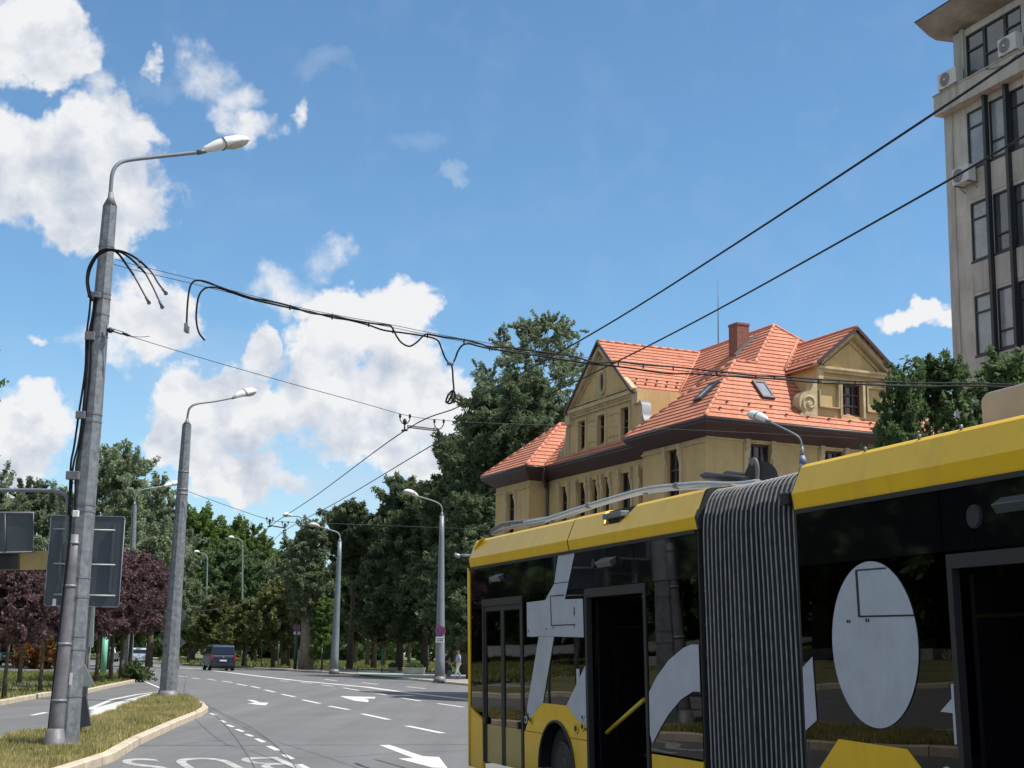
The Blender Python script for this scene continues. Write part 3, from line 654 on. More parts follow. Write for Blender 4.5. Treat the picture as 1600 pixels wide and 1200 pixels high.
    RP((-.8, .3, EZ), (3.3, 4.85, 13.25), (14, 4.85, 13.25), (17.3, .3, EZ))
    RP((-.8, 10.2, EZ), (3.3, 4.85, 13.25), (14, 4.85, 13.25), (17.3, 10.2, EZ))
    RP((17.3, .3, EZ), (17.3, 10.2, EZ), (14, 4.85, 13.25))
    # far pavilion
    RP((12.6, -.5, EZ), (14.55, 1.9, 11.05), (17.2, -.5, EZ)); RP((12.6, -.5, EZ), (12.6, 3.4, EZ), (14.55, 3.4, 11.05), (14.55, 1.9, 11.05)); RP((17.2, -.5, EZ), (17.2, 3.4, EZ), (14.55, 3.4, 11.05), (14.55, 1.9, 11.05))
    # gable roof A
    RP((5.55, .36, 10.86), (8.25, .36, 13.17), (8.25, 4.85, 13.17), (5.55, 2.32, 10.86)); RP((10.95, .36, 10.86), (8.25, .36, 13.17), (8.25, 4.85, 13.17), (10.95, 2.32, 10.86))
    # dormer roof B
    RP((-.78, 3.8, 11.0), (-.78, 5.32, 12.42), (2.6, 5.32, 12.42), (1.3, 3.8, 11.0)); RP((-.78, 6.9, 11.0), (-.78, 5.32, 12.42), (2.6, 5.32, 12.42), (1.3, 6.9, 11.0))
    roof = rf.build('roof', M['tiles'], root, recalc=False)
    
    for a, b in [((-.8, -.5, EZ), (qs, 2.05, QZ)), ((qs, 2.05, QZ), (qs, 2.84, QZ)), ((qs, 2.84, QZ), (3.3, 4.85, 13.25)), ((3.3, 4.85, 13.25), (-.8, 10.2, EZ)), ((3.3, 4.85, 13.25), (14, 4.85, 13.25)), ((4.5, -.5, EZ), (qs, 2.05, QZ)),
                 ((12.6, -.5, EZ), (14.55, 1.9, 11.05)), ((14.55, 1.9, 11.05), (14.55, 3.2, 11.05)), ((17.2, -.5, EZ), (14.55, 1.9, 11.05)), ((8.25, .36, 13.17), (8.25, 4.8, 13.17)), ((-.78, 5.32, 12.42), (2.5, 5.32, 12.42))]: rc = MB(); ridgecap(rc, P(*a), P(*b)); rc.build('ridge_tiles', M['ridge'], roof)
    
    for a, b in [((5.55, 2.3, 10.9), (8.25, 4.82, 13.2)), ((1.3, 3.88, 11.15), (2.72, 5.45, 12.65)), ((12.6, .9, 9.05), (12.9, .95, 9.3)), ((12.6, .35, EZ+.05), (14.7, 2.75, 11.0))]:
        vg = MB(); vg.tube([P(*a)+Vector((0, 0, .05)), P(*b)+Vector((0, 0, .05))], .05, 5); vg.build('valley_gutter', M['ridge'], roof)
    # snow guards
    M['guard'] = mat('brown snow guard', (.20, .075, .05), .7)
    def guard(a_, b_): g_ = MB(); g_.bar(a_, b_, .035, .055); g_.build('snow_guard', M['guard'], roof)
    for row, (zr) in enumerate((9.28, 9.55)):
        for k in range(12):
            t_ = .2+k*.82+row*.41; s_ = -.8+(zr-EZ)/tB
            if 3.3 < t_ < 7.5 and row: continue
            guard(P(s_-.02, t_, zr+.05), P(s_-.12, t_, zr+.02))
    for row, zr in enumerate((11.2, 11.42)):
        for k in range(6): t_ = .7+k*.42+row*.2; s_ = 5.55+(zr-10.86)/.8556; guard(P(s_, t_, zr+.05), P(s_-.1, t_, zr+.02))
    for k in range(6): t_ = 3.88+.36; guard(P(-.2+k*.28, t_, 11.5), P(-.2+k*.28, t_-.1, 11.46))
    # eaves: maroon soffit box and gutters
    ev = MB(); gt = MB()
    loop = [(-.8, -.5), (4.5, -.5), (4.5, .3), (12.6, .3), (12.6, -.5), (17.2, -.5)]
    inner = [(0.0, -.003), (4.05, -.003), (4.05, .79), (13.35, .79), (13.35, -.003), (16.75, -.003)]
    def strip(lo_, in_):
        for i in range(len(lo_)-1):
            a, b = lo_[i], lo_[i+1]; c, d = in_[i+1], in_[i]
            ev.add([P(*a, 8.93), P(*b, 8.93), P(*b, 8.80), P(*a, 8.80)], [(0, 1, 2, 3)])
            ev.add([P(*a, 8.80), P(*b, 8.80), P(*c, 8.46), P(*d, 8.46)], [(0, 1, 2, 3)])
            gt.tube([P(*a, 8.91), P(*b, 8.91)], .05, 8)
    strip(loop, inner); strip([(-.8, -.5), (-.8, 10.2)], [(-.003, 0), (-.003, 9.7)])
    # gable eave boards
    for s_, t0, t1, z in [(5.55, .36, 2.3, 10.84), (10.95, .36, 2.3, 10.84)]: ev.bar(P(s_, t0, z), P(s_, t1, z), .06, .14)
    for t_, z in [(3.88, 11.08), (7.06, 11.08)]: ev.bar(P(-.78, t_, z), P(1.3, t_, z), .06, .12)
    for sg in (-1, 1):
        ev.bar(P(8.25+sg*2.7, .36, 10.84), P(8.25, .36, 13.15), .05, .1); ev.bar(P(-.78, 5.32+sg*1.59, 11.08), P(-.78, 5.32, 12.4), .05, .1)
    ev.build('eaves', M['maroon'], roof, recalc=False); gt.build('gutter', M['gutter'], roof)
    dpipe = MB(); dpipe.tube(smoothpts([P(12.42, .25, 8.85), P(12.7, .3, 8.55), P(13.1, .6, 8.2), P(13.2, .72, 7.9), P(13.2, .72, 0)], 4), .055, 8); dpipe.build('downpipe', M['gutter'], root)
    # skylights
    def sky_(c, t0, t1, z0, z1, mode):
        def q(a, z, h):
            if mode == 'B': n = Vector(H.A)*(-tB)+Vector((0, 0, 1)); n.normalize(); return P(-.8+(z-EZ)/tB, a, z)+n*h
            n = Vector(H.B)*(-tP)+Vector((0, 0, 1)); n.normalize(); return P(a, -.5+(z-EZ)/tP, z)+n*h
        mb = MB(); w = .07
        for (a, b, e, g_) in ((t0, t1, z0, z0+w), (t0, t1, z1-w, z1), (t0, t0+w, z0+w, z1-w), (t1-w, t1, z0+w, z1-w)):
            vs = [q(a, e, .03), q(b, e, .03), q(b, g_, .03), q(a, g_, .03), q(a, e, .13), q(b, e, .13), q(b, g_, .13), q(a, g_, .13)]
            mb.add(vs, [(0,3,2,1),(4,5,6,7),(0,1,5,4),(1,2,6,5),(2,3,7,6),(3,0,4,7)])
        k = mb.build('skylight', M['gutter'], roof); g_ = MB(); g_.add([q(t0+w, z0+w, .1), q(t1-w, z0+w, .1), q(t1-w, z1-w, .1), q(t0+w, z1-w, .1)], [(0, 1, 2, 3)]); g_.build('pane', M['skyglass'], k, recalc=False)
        k.parent = root; CH[roof.name].remove(k)
    sky_(0, 2.14, 2.62, 9.85, 10.5, 'B'); sky_(0, .75, 1.25, 9.75, 10.4, 'A')
    # chimney and rod
    ch = MB(); 
    for a in [(3.9, 4.45, 3.7, 4.2, 11.5, 13.3)]: ch.box(*a, lambda s, t, z: P(s, t, z))
    ch.box(3.88, 4.47, 3.68, 4.22, 13.3, 13.38, lambda s, t, z: P(s, t, z)); cho = ch.build('chimney', M['brick'], root)
    cf = MB(); cf.bar(P(3.85, 3.6, 12.15), P(3.85, 4.45, 12.95), .05, .16); cf.build('flashing', M['zinc'], root)
    rod = MB(); rod.tube([P(7.0, 4.85, 13.2), P(7.0, 4.85, 15.9)], [.022, .008], 5); rod.build('lightning_rod', M['gutter'], root)
house()
def office():
    th = R(21.6); K = at(1487, 500, 56); H = Frame((K.x, K.y, 0), th); inv = Vector((K.x, K.y, 0))
    root = empty('office_building', (K.x, K.y, 0), 'tall grey concrete office block with black window fins and an upturned roof', 'building')
    P = lambda s, t, z: H(s, t, z)-inv
    f = lambda a, z, d: H(-a, d, z)-inv      # a runs toward the camera side (right)
    wl = MB(); SZ = [1.6+3.81*k for k in range(6)]   # sills 1.6 5.4 9.2 13.0.. shifted below
    sills = [13.58-3.84*3, 13.58-3.84*2, 13.58-3.84, 13.58, 17.42, 21.28]; bays = [(1.34, 2.31), (2.66, 3.59), (3.84, 4.75)]
    per = 4.05; W_ = 9.6
    ops = [(b0+per*k*0+k*4.35, b1+k*4.35, z, z+2.42) for k in range(2) for b0, b1 in bays for z in sills]
    ops_top = [(1.47+k*4.35, 4.72+k*4.35, 24.95, 27.0) for k in range(2)]
    wallgrid(wl, lambda a, z, d: f(a, z, .04+d), .48, W_, 0, 24.0, ops, .1)
    wallgrid(wl, lambda a, z, d: f(a, z, .04+d), .75, W_, 24.85, 27.3, ops_top, .1)
    wl.add([P(0, 0, 0), P(0, 11, 0), P(0, 11, 24), P(0, 0, 24)], [(0, 1, 2, 3)]); wl.add([P(-.75, .12, 24.85), P(-.75, 11, 24.85), P(-.75, 11, 28.2), P(-.75, .12, 28.2)], [(0, 1, 2, 3)])
    wl.add([P(0, 11, 0), P(-W_, 11, 0), P(-W_, 11, 28), P(0, 11, 28)], [(0, 1, 2, 3)]); wl.add([P(-W_, .12, 0), P(-W_, 11, 0), P(-W_, 11, 28), P(-W_, .12, 28)], [(0, 1, 2, 3)])
    wl.build('wall', M['officeconc'], root, recalc=False)
    pil = MB(); pil.box(-.48, 0, 0, .14, 0, 24.0, P); pil.box(-.60, -.48, .06, .14, 13.8, 24.0, P)
    for k in range(2): pil.box(-5.25-k*4.35, -4.85-k*4.35, -.12, .14, 0, 24.0, P); pil.box(-5.25-k*4.35, -4.85-k*4.35, -.02, .14, 24.86, 27.3, P)
    pil.box(-1.15, -.76, 0, .14, 24.86, 27.3, P); pil.box(-1.42, -1.2, -.05, .14, 24.86, 27.35, P); pil.build('pillars', M['officeband'], root)
    bd = MB(); bd.box(-W_, .10, -.42, .3, 24.0, 24.85, P); bd.box(-W_, .14, -.46, .3, 24.85, 24.9, P)
    bd.box(-W_, -1.2, -.05, .12, 24.9, 24.95, P); bd.build('cornice_band', M['officeband'], root)
    # upturned roof slab
    rs = MB(); secs = []
    prof = [(1.4, 27.5), (.6, 27.42), (-.24, 27.36), (-.55, 27.46), (-.9, 27.66), (-1.25, 27.9), (-1.30, 27.97), (-1.2, 28.02), (-.6, 27.95), (1.4, 28.4)]
    def sec(s, up): return [P(s, t, z+up) for t, z in prof]
    rs.loft([sec(-W_, .0), sec(-3.5, 0), sec(-1, .0), sec(-.4, .0), sec(.02, .03)], smooth=False)
    rso = rs.build('roof_slab', M['roofslab'], root)
    rr = MB(); rr.tube([P(s, -1.3, 27.99) for s in (.03, -.2, -4, -W_)], .03, 6); rr.build('roof_edge', M['darksteel'], root)
    rng = random.Random(5)
    for i, o in enumerate(ops):
        if o[2] < 5 or o[1] > 9.5: pm = 'officepane'
        else: pm = rng.choice(['officepane', 'officelight', 'officelight'])
        k = (i//6) % 3
        window(lambda a, z, d: f(a, z, .04+d), *o, .07, root, 'darksteel', pm, nv=0, nh=1, fw=.07, zt=o[2]+(1.72 if k != 1 else .72))
    for o in ops_top:
        for a, b, zt in ((o[0], o[0]+1.08, 26.28), (o[0]+1.08, o[0]+2.3, 25.75), (o[0]+2.3, o[1], 26.3)):
            window(lambda a_, z, d: f(a_, z, .04+d), a, b, o[2], o[3], .07, root, 'darksteel', 'officepane', nv=0, nh=1, fw=.075, zt=zt)
    for k in range(2):
        for a in (2.50, 3.72):
            fn = MB(); fn.box(-a-.15-k*4.35, -a-k*4.35, -.17, .03, .4, 24.0, P); fn.build('fin', M['darksteel'], root)
    for k in range(2):
        for z in sills:
            for b0, b1 in bays: sl_ = MB(); sl_.box(-b1-.03-k*4.35, -b0+.03-k*4.35, .0, .10, z-.08, z-.003, P); sl_.build('sill', M['darksteel'], root)
    for k in range(2):
        for z in sills:
            for b0, b1 in bays: pn = MB(); pn.box(-b1-k*4.35, -b0-k*4.35, .02, .038, z-1.3, z-.1, P); pn.build('spandrel_panel', M['officeband'], root)
    # air conditioners bolted to the wall
    def ac(s0, s1, z0, z1, t0, t1, label):
        c = P((s0+s1)/2, (t0+t1)/2, z0)+inv; u = empty('air_conditioner', c, label, 'air conditioner', 'air conditioners on the office block')
        Q = lambda s, t, z: H(s, t, z)-c
        b = MB(); b.box(s0, s1, t0, t1, z0, z1, Q); b.build('casing', M['ac'], u, bevel=.02)
        g = MB(); w = min(t1-t0, z1-z0)*.42; cc = Q((s0+s1)/2+.12, t0-.012, (z0+z1)/2); rad = (z1-z0)*.42
        g.disc(cc, H.B, rad, .02, 22); go_ = g.build('fan_grille', M['signback'], u); hb = MB(); hb.disc(cc-Vector(H.B)*.015, H.B, rad*.2, .02, 12); hb.build('hub', M['ac'], go_)
        rg = MB()
        for q in (.4, .6, .8, .97): rg.tube([cc+(Vector(H.A)*math.cos(a)+Vector((0, 0, 1))*math.sin(a))*rad*q-Vector(H.B)*.012 for a in np.linspace(0, 2*math.pi, 21)], .008, 4, caps=False)
        rg.build('guard', M['ac'], go_)
        k = MB()
        for s in (s0+.1, s1-.14): k.box(s, s+.04, t0, .12, z0-.05, z0-.003, Q); k.bar(Q(s+.02, t1-.1, z0-.05), Q(s+.02, .1, z0-.3), .03, .03)
        k.build('bracket', M['galv'], u)
    ac(-1.5, -.35, 24.93, 25.62, -.55, -.15, 'air conditioner on the ledge at the far corner below the roof')
    ac(-1.95, -.95, 20.62, 21.3, -.5, -.12, 'air conditioner under the second row of windows, leftmost')
    ac(-5.0, -4.0, 24.95, 25.65, -.55, -.15, 'air conditioner on the ledge at the right picture edge')
    cb = MB(); cb.tube(smoothpts([P(-1.45, -.2, 25.1)+inv, P(-1.7, -.1, 24.95)+inv, P(-1.9, .0, 25.05)+inv], 5), .02, 5); off(cb, inv); cb.build('cable', M['rubber'], root)
    cb = MB(); cb.tube(smoothpts([P(-3.9, -.2, 24.98)+inv, P(-3.2, -.47, 24.8)+inv, P(-4.2, -.5, 24.55)+inv, P(-5, -.45, 24.7)+inv], 6), .015, 5)
    off(cb, inv); cb.build('cable', M['rubber'], root)
office()
# ------------------------------------------------------------------ trees
M['bark'] = mat('bark', (.10, .085, .065), .95, 0, .35, 4, .8, 14)
M['palebark'] = mat('pale bark', (.22, .185, .14), .95, 0, .35, 3, .8, 10)
M['leaf_mid'] = leafmat('mid green leaves', (.08, .14, .038), (.20, .275, .08), .5)
M['leaf_dark'] = leafmat('dark green leaves', (.07, .12, .05), (.17, .235, .10), .5)
M['leaf_airy'] = leafmat('grey green leaves', (.14, .19, .11), (.35, .40, .25), .5)
M['needle'] = leafmat('pine needles', (.075, .11, .058), (.18, .22, .115), .4)
M['leaf_purple'] = leafmat('purple plum leaves', (.07, .042, .048), (.19, .12, .12), .35)
M['leaf_silver'] = leafmat('poplar leaves', (.085, .12, .065), (.24, .28, .165))
M['leaf_olive'] = leafmat('olive brown leaves', (.075, .105, .032), (.20, .215, .085))
M['leaf_rust'] = leafmat('rust shrub leaves', (.12, .06, .02), (.34, .16, .06))
def unit(rng, n):
    v = rng.normal(size=(n, 3)); return v/np.linalg.norm(v, axis=1, keepdims=True)
def leaf_obj(name, C_, size, rng, m, parent, elong=1.6, upbias=0., outward=None):
    n = len(C_); nr = unit(rng, n)
    if outward is not None: nr = nr+outward*1.0
    nr[:, 2] += upbias; nr /= np.linalg.norm(nr, axis=1, keepdims=True)
    t = np.cross(nr, unit(rng, n)); t /= np.linalg.norm(t, axis=1, keepdims=True)+1e-9; b = np.cross(nr, t)
    s = size*(.55+.9*rng.random(n))[:, None]
    V = np.stack([C_-t*s*elong*.5, C_-b*s*.38, C_+t*s*elong*.5, C_+b*s*.38], 1)
    me = D.meshes.new(name); me.vertices.add(n*4); me.vertices.foreach_set('co', V.ravel()); me.loops.add(n*4); me.loops.foreach_set('vertex_index', np.arange(n*4))
    me.polygons.add(n); me.polygons.foreach_set('loop_start', np.arange(n)*4); me.polygons.foreach_set('loop_total', np.full(n, 4)); me.update(); me.materials.append(m)
    o = D.objects.new(name, me); col.objects.link(o); o.parent = parent; CH.setdefault(parent.name, []).append(o); return o
 
PROF = {
 'dome': lambda h: math.sqrt(max(.03, 1-h**3.2))*(.8+.2*min(1, h*3)),
 'round': lambda h: math.sqrt(max(.02, 1-(2*h-1)**2))*(1.05-.15*h),
 'broad': lambda h: min(1, .55+h*1.6)*math.sqrt(max(.03, 1-h**2.6)),
 'column': lambda h: min(1, .45+h*2)*(1-h**3)**.5,
 'cone': lambda h: (1-h)**.75*.95+.08,
 'pine': lambda h: (.45+.55*math.sin(min(1, h*1.15)*math.pi)**.6)*(1.05-.45*h),
 'umbrella': lambda h: [.25, .45, .7, 1.0, .8][min(4, int(h*5))],
 'layer': lambda h: max(.1, (1-h)**.8),
}
def tree(name, loc, H, rad, z0, prof, leafm, seed, label=None, cat='tree', group=None, nclump=26, cr=1.0, nleaf=16000, ls=.2, flat=1., trunk_r=.22, barkm='bark', fork=None, sub=7, up=.3, elong=1.6, lean=0., sr=.45):
    rng = np.random.default_rng(seed); root = empty(name, loc, label, cat, group); P = PROF[prof]
    if ls > .15: nleaf = int(nleaf*2.3); ls = ls*.66
    cl = []
    for i in range(nclump):
        h = (i+rng.random())/nclump; rr = P(h)*(rad-cr*.55); u = math.sqrt(rng.uniform(.12, 1)); a = i*2.399+rng.uniform(-.5, .5)
        cl.append(np.array([math.cos(a)*rr*u, math.sin(a)*rr*u, z0+(H-z0-cr*.4)*h]))
    cl.append(np.array([0, 0, H-cr*.5]))
    subs = []
    for c in cl:
        k = cr*rng.uniform(.65, 1.15)
        for d in unit(rng, int(sub*1.8)): subs.append((c+d*np.array([1, 1, .75*flat])*k*rng.uniform(.25, 1.15), k*sr*rng.uniform(.5, 1.2), d))
    sc = np.array([s[0] for s in subs]); sr_ = np.array([s[1] for s in subs])
    idx = rng.integers(0, len(subs), nleaf); u = unit(rng, nleaf); rad_ = rng.random(nleaf)**.45
    sd_ = np.array([s[2] for s in subs])+unit(rng, len(subs))*.55; sd_[:, 2] = sd_[:, 2]*flat+.30; sd_ /= np.linalg.norm(sd_, axis=1, keepdims=True)
    ln = rng.uniform(-1, 1.25, nleaf)[:, None]*sr_[idx][:, None]; off_ = sd_[idx]*ln*1.25+u*rad_[:, None]*sr_[idx][:, None]*.50
    C_ = sc[idx]+off_
    # trunk and limbs
    mb = MB(); top = z0+(H-z0)*.8; wob = rng.normal(size=(6, 2))*.12*trunk_r*4
    tp = [Vector((wob[k][0]*k/5, wob[k][1]*k/5, top*k/5)) for k in range(6)]; tp[0] = Vector((0, 0, -.1))
    mb.tube([tp[0]]+smoothpts(tp[1:], 2), [trunk_r*1.35]+[trunk_r*(1-.8*k/9) for k in range(len(smoothpts(tp[1:], 2)))], 9)
    for c in cl:
        zb = max(z0*.75, min(c[2]-.3, c[2]-math.hypot(c[0], c[1])*.55)); k = min(.98, zb/top)*5; i0 = min(4, int(k)); base = tp[i0].lerp(tp[i0+1], k-i0)
        e = Vector(c); mid = base.lerp(e, .55)+Vector((0, 0, -.08*(e-base).length)); lr = max(.018, trunk_r*.34*(1-.6*c[2]/H))
        mb.tube([base, mid, e], [lr, lr*.65, lr*.25], 5, caps=False)
    for s in subs[::3]:
        c = cl[np.argmin([np.sum((s[0]-q)**2) for q in cl])]; mb.tube([c, s[0]], [trunk_r*.08+.008, .008], 4, caps=False)
    mb.build('trunk', M[barkm], root, recalc=False)
    leaf_obj('crown', C_, ls, rng, M[leafm], root, elong, up, u*.45)
    return root
def put(src, loc, rot, sc, label, group=None):
    c = copy_tree(src); c.location = loc; c.rotation_euler = (0, 0, rot); c.scale = (sc[0], sc[0], sc[1]) if isinstance(sc, tuple) else (sc,)*3
    c['label'] = label
    if group: c['group'] = group
    return c
def spot(px, Y, z=.1): 
    p = at(px, 1000, Y); return (p.x, Y, z)
def topz(px, y, Y): return at(px, y, Y).z
# left background trees (grey-green, loose)
gl = 'loose trees behind the left sign boards'
tA = tree('deciduous_tree', spot(165, 105), topz(165, 700, 105), 5.6, 4.0, 'broad', 'leaf_airy', 11, 'tallest grey green tree behind the big grey sign panel', group=gl, nclump=44, cr=1.5, nleaf=34000, ls=.25, trunk_r=.3, sr=.42)
put(tA, spot(38, 112), 2.1, .88, 'grey green tree above the dark board at the left edge of the photo', gl)
put(tA, spot(235, 122), 4.0, .86, 'grey green tree right of the thick lamp post, behind the purple crown', gl)
put(tA, spot(-70, 100), 1.0, .9, 'grey green tree cut by the left picture edge', gl)
gm = 'leafy trees closing the street in the distance'
tB = tree('deciduous_tree', spot(300, 185), topz(300, 806, 185), 8.5, 4.0, 'broad', 'leaf_mid', 12, 'bright green tree just right of the second lamp post', group=gm, nclump=46, cr=2.2, nleaf=34000, ls=.42, trunk_r=.4)
put(tB, spot(360, 190), 1.5, .95, 'bright green tree behind the thin green lamp mast', gm)
put(tB, spot(262, 200), 3.1, 1.0, 'green tree behind the second lamp post, partly hidden by it', gm)
put(tB, spot(398, 200), 5.1, .86, 'green tree where the trolley wires dip behind the leaves', gm)
put(tB, spot(205, 210), 2.5, .8, 'far green tree over the end of the purple trees', gm)
put(tB, spot(120, 215), .5, .8, 'far green tree behind the sign panel', gm)
put(tB, spot(20, 200), .9, .8, 'far green tree low behind the dark car', gm)
put(tB, spot(432, 195), 3.9, (.6, .74), 'slim green tree left of the tall poplar, in the distance', gm)
# poplar
tree('poplar_tree', spot(480, 118), topz(480, 822, 118), 2.3, 4.2, 'column', 'leaf_silver', 21, 'narrow poplar with a thick pale bare trunk beside the no-stopping sign', nclump=34, cr=.95, nleaf=26000, ls=.2, trunk_r=.5, barkm='palebark')
tp2 = tree('poplar_tree', spot(446, 150), topz(446, 848, 150), 2.6, 2.0, 'column', 'leaf_silver', 22, 'second narrow poplar, standing behind and left of the pale trunk', nclump=34, cr=.9, nleaf=22000, ls=.24, trunk_r=.3)
# pines
gp = 'black pines along the far pavement'
tree('umbrella_pine', spot(548, 128), topz(548, 790, 128), 4.1, 8.5, 'umbrella', 'needle', 31, 'flat topped pine with a bare stem left of the tall lamp post', nclump=24, cr=1.15, nleaf=26000, ls=.26, flat=.5, trunk_r=.24, elong=2.6, sr=.5)
pA = tree('pine_tree', spot(625, 125), topz(625, 752, 125), 4.6, 3.0, 'pine', 'needle', 32, 'dark pine left of the lamp post that carries the round sign', group=gp, nclump=50, cr=1.35, nleaf=42000, ls=.27, flat=.6, trunk_r=.28, elong=2.6, sr=.5)
pB = tree('pine_tree', spot(724, 110), topz(724, 684, 110), 4.5, 3.0, 'pine', 'needle', 33, 'tall dark pine right behind the lamp post with the round sign', group=gp, nclump=60, cr=1.4, nleaf=50000, ls=.27, flat=.6, trunk_r=.3, elong=2.6, sr=.5)
pC = tree('pine_tree', spot(806, 95), topz(806, 596, 95), 5.7, 5.0, 'round', 'needle', 34, 'tallest and broadest dark pine, left of the house gable', group=gp, nclump=64, cr=1.6, nleaf=56000, ls=.26, flat=.65, trunk_r=.35, elong=2.4, sr=.5)
put(pA, spot(585, 140), 1.2, .86, 'lower dark pine between the umbrella pine and the tall pines', gp)
put(pA, spot(664, 122), 2.6, .96, 'dark pine whose tip stands between the two tall far lamp posts', gp)
put(pB, spot(762, 112), 3.4, (.9, 1.1), 'dark pine touching the left corner of the house roof', gp)
put(pB, spot(735, 90), 1.1, .62, 'lower dark pine just left of the bus tail', gp)
put(pC, spot(870, 112), 2.0, 1.0, 'dark pine mostly hidden behind the house gable', gp)
# big airy tree behind the house
tree('deciduous_tree', spot(838, 118), topz(838, 494, 118), 7.6, 10.5, 'dome', 'leaf_airy', 41, 'tall airy round topped tree rising above the pines behind the house', nclump=80, cr=1.3, nleaf=30000, ls=.26, trunk_r=.4, sr=.36)
tree('deciduous_tree', spot(752, 124), topz(752, 590, 124), 3.6, 8, 'broad', 'leaf_airy', 42, 'thin airy tree left of the tall round topped one', nclump=26, cr=1.1, nleaf=9000, ls=.26, trunk_r=.2, sr=.42)
# street trees on the far pavement
gs = 'small street trees on the far pavement'
sT = tree('street_tree', spot(333, 138), topz(333, 938, 138), 2.5, 1.9, 'broad', 'leaf_olive', 51, 'round olive green street tree just right of the dark blue van', group=gs, nclump=26, cr=.9, nleaf=15000, ls=.24, trunk_r=.15)
put(sT, spot(382, 132), 1.0, .95, 'small olive green street tree between the van and the green sign post', gs)
put(sT, spot(428, 128), 2.3, (1.1, 1.18), 'taller brownish green street tree left of the green sign post', gs)
put(sT, spot(296, 150), 4.4, .9, 'small street tree behind the van roof', gs)
put(sT, spot(452, 140), 5.0, 1.0, 'street tree half hidden behind the green sign post', gs)
tree('young_tree', spot(505, 117), topz(505, 940, 117), 1.35, 1.0, 'cone', 'leaf_mid', 52, 'young light green tree between the poplar trunk and the grey lamp post', nclump=20, cr=.6, nleaf=7000, ls=.17, trunk_r=.05)
# trunks and undergrowth deep in the park
gd = 'slim dark trees deep in the park'
dT = tree('park_tree', spot(600, 165), 13, 3.6, 4.5, 'broad', 'leaf_dark', 55, 'slim dark park tree behind the cycle path', group=gd, nclump=30, cr=1.5, nleaf=16000, ls=.4, trunk_r=.22)
words = ['left of the umbrella pine stem', 'behind the umbrella pine stem', 'right of the grey lamp post', 'behind the planters', 'left of the lamp post with the round sign', 'right of the lamp post with the round sign', 'behind the walking person', 'behind the poplar trunk', 'behind the green sign post', 'between van and street trees', 'right behind the van', 'at the bend of the road']
for i, (px, w_) in enumerate(zip([520, 556, 575, 640, 668, 712, 735, 490, 462, 400, 350, 270], words)):
    put(dT, spot(px, 150+(i*37 % 60)), i*1.3, .8+.05*(i*7 % 6), 'slim dark park tree '+w_, gd)
def shrub(name, loc, rx, h, leafm, seed, label, n=6000, ls=.16, cat='shrub', group=None):
    return tree(name, loc, h, rx, .1, 'round', leafm, seed, label, cat, group, nclump=16, cr=rx*.4, nleaf=n, ls=ls, trunk_r=.06)
def wood(name, x0, x1, Y0, Y1, H0, H1, n, m, label, seed, ls):
    rng = np.random.default_rng(seed); px = rng.uniform(x0, x1, 70); Y = rng.uniform(Y0, Y1, 70); Hs = rng.uniform(H0, H1, 70)
    idx = rng.integers(0, 70, n); u = unit(rng, n); C_ = np.zeros((n, 3)); X = np.array([at(p, 1000, y).x for p, y in zip(px, Y)])
    r = rng.random(n)**.3*5.5; C_[:, 0] = X[idx]+u[:, 0]*r; C_[:, 1] = Y[idx]+u[:, 1]*r; C_[:, 2] = Hs[idx]*.5+u[:, 2]*Hs[idx]*.5*rng.random(n)**.3
    root = empty(name, (0, 0, 0)); o = leaf_obj(name, C_, ls, rng, M[m], root, 1.5, .3, u); o.parent = None; CH[root.name].remove(o); D.objects.remove(root); o.name = name
    return tag(o, label, 'woodland', kind='stuff')
wood('far_woodland', -150, 950, 235, 290, 8, 12, 60000, 'leaf_dark', 'far dark wood seen between the trunks at the end of the street', 7, .9)
def reflection_wood():  # unseen foliage added to keep pale horizon sky out of the bus glass
    rng = np.random.default_rng(77); n = 26000; c = np.stack([rng.uniform(-84, -70, n), rng.uniform(-60, 150, n), rng.uniform(0, 1, n)**.8*9], 1); c[:, 0] += 3*np.sin(c[:, 1]*.4)
    root = empty('far_woodland', (0, 0, 0)); o = leaf_obj('far_woodland', c, 1.3, rng, M['leaf_dark'], root, 1.5, .3); o.parent = None; CH[root.name].remove(o); D.objects.remove(root); o.name = 'far_woodland'
    tag(o, 'unseen belt of wood added beyond the left park lawn to darken the bus glass reflections', 'woodland', kind='stuff')
reflection_wood()
# purple trees on the park strip
gpl = 'purple leaved plum trees on the park strip'
pu = tree('plum_tree', (*G(62, 1080, .12), .1), topz(62, 893, G(62, 1080, .12)[1]), 1.6, 1.95, 'broad', 'leaf_purple', 61, 'purple leaved plum tree left of the grey sign panel, nearer one', group=gpl, nclump=30, cr=.55, nleaf=26000, ls=.085, trunk_r=.065)
for (x, y, s, rz, w_) in [(6, 1091, .92, 1, 'at the left picture edge'), (-70, 1090, .95, 2, 'outside the left picture edge'), (150, 1066, 1.22, 2.2, 'directly right of the thick lamp post'), (172, 1064, 1.3, 3.5, 'second from the thick lamp post'), (188, 1061.5, 1.42, .7, 'with the thickest trunk of the row'), (201, 1060.5, 1.4, 5.2, 'last of the row, by the kerb tip'), (108, 1074, 1.1, 4.6, 'hidden behind the grey sign panel'), (30, 1068, 1.2, 5.9, 'in the back row behind the left edge tree')]:
    put(pu, (*G(x, y, .12), .1), rz, s, 'purple leaved plum tree '+w_, gpl)
shrub('rust_shrub', (*G(58, 1043, .1), .1), 1.9, topz(58, 1004, 95), 'leaf_rust', 71, 'rust orange shrub between two plum trunks', 9000, .15)
shrub('green_shrub', (*G(211, 1061.5, .12), .1), .9, .75, 'leaf_dark', 72, 'low dark green shrub on the tip of the park strip', 7000, .07)
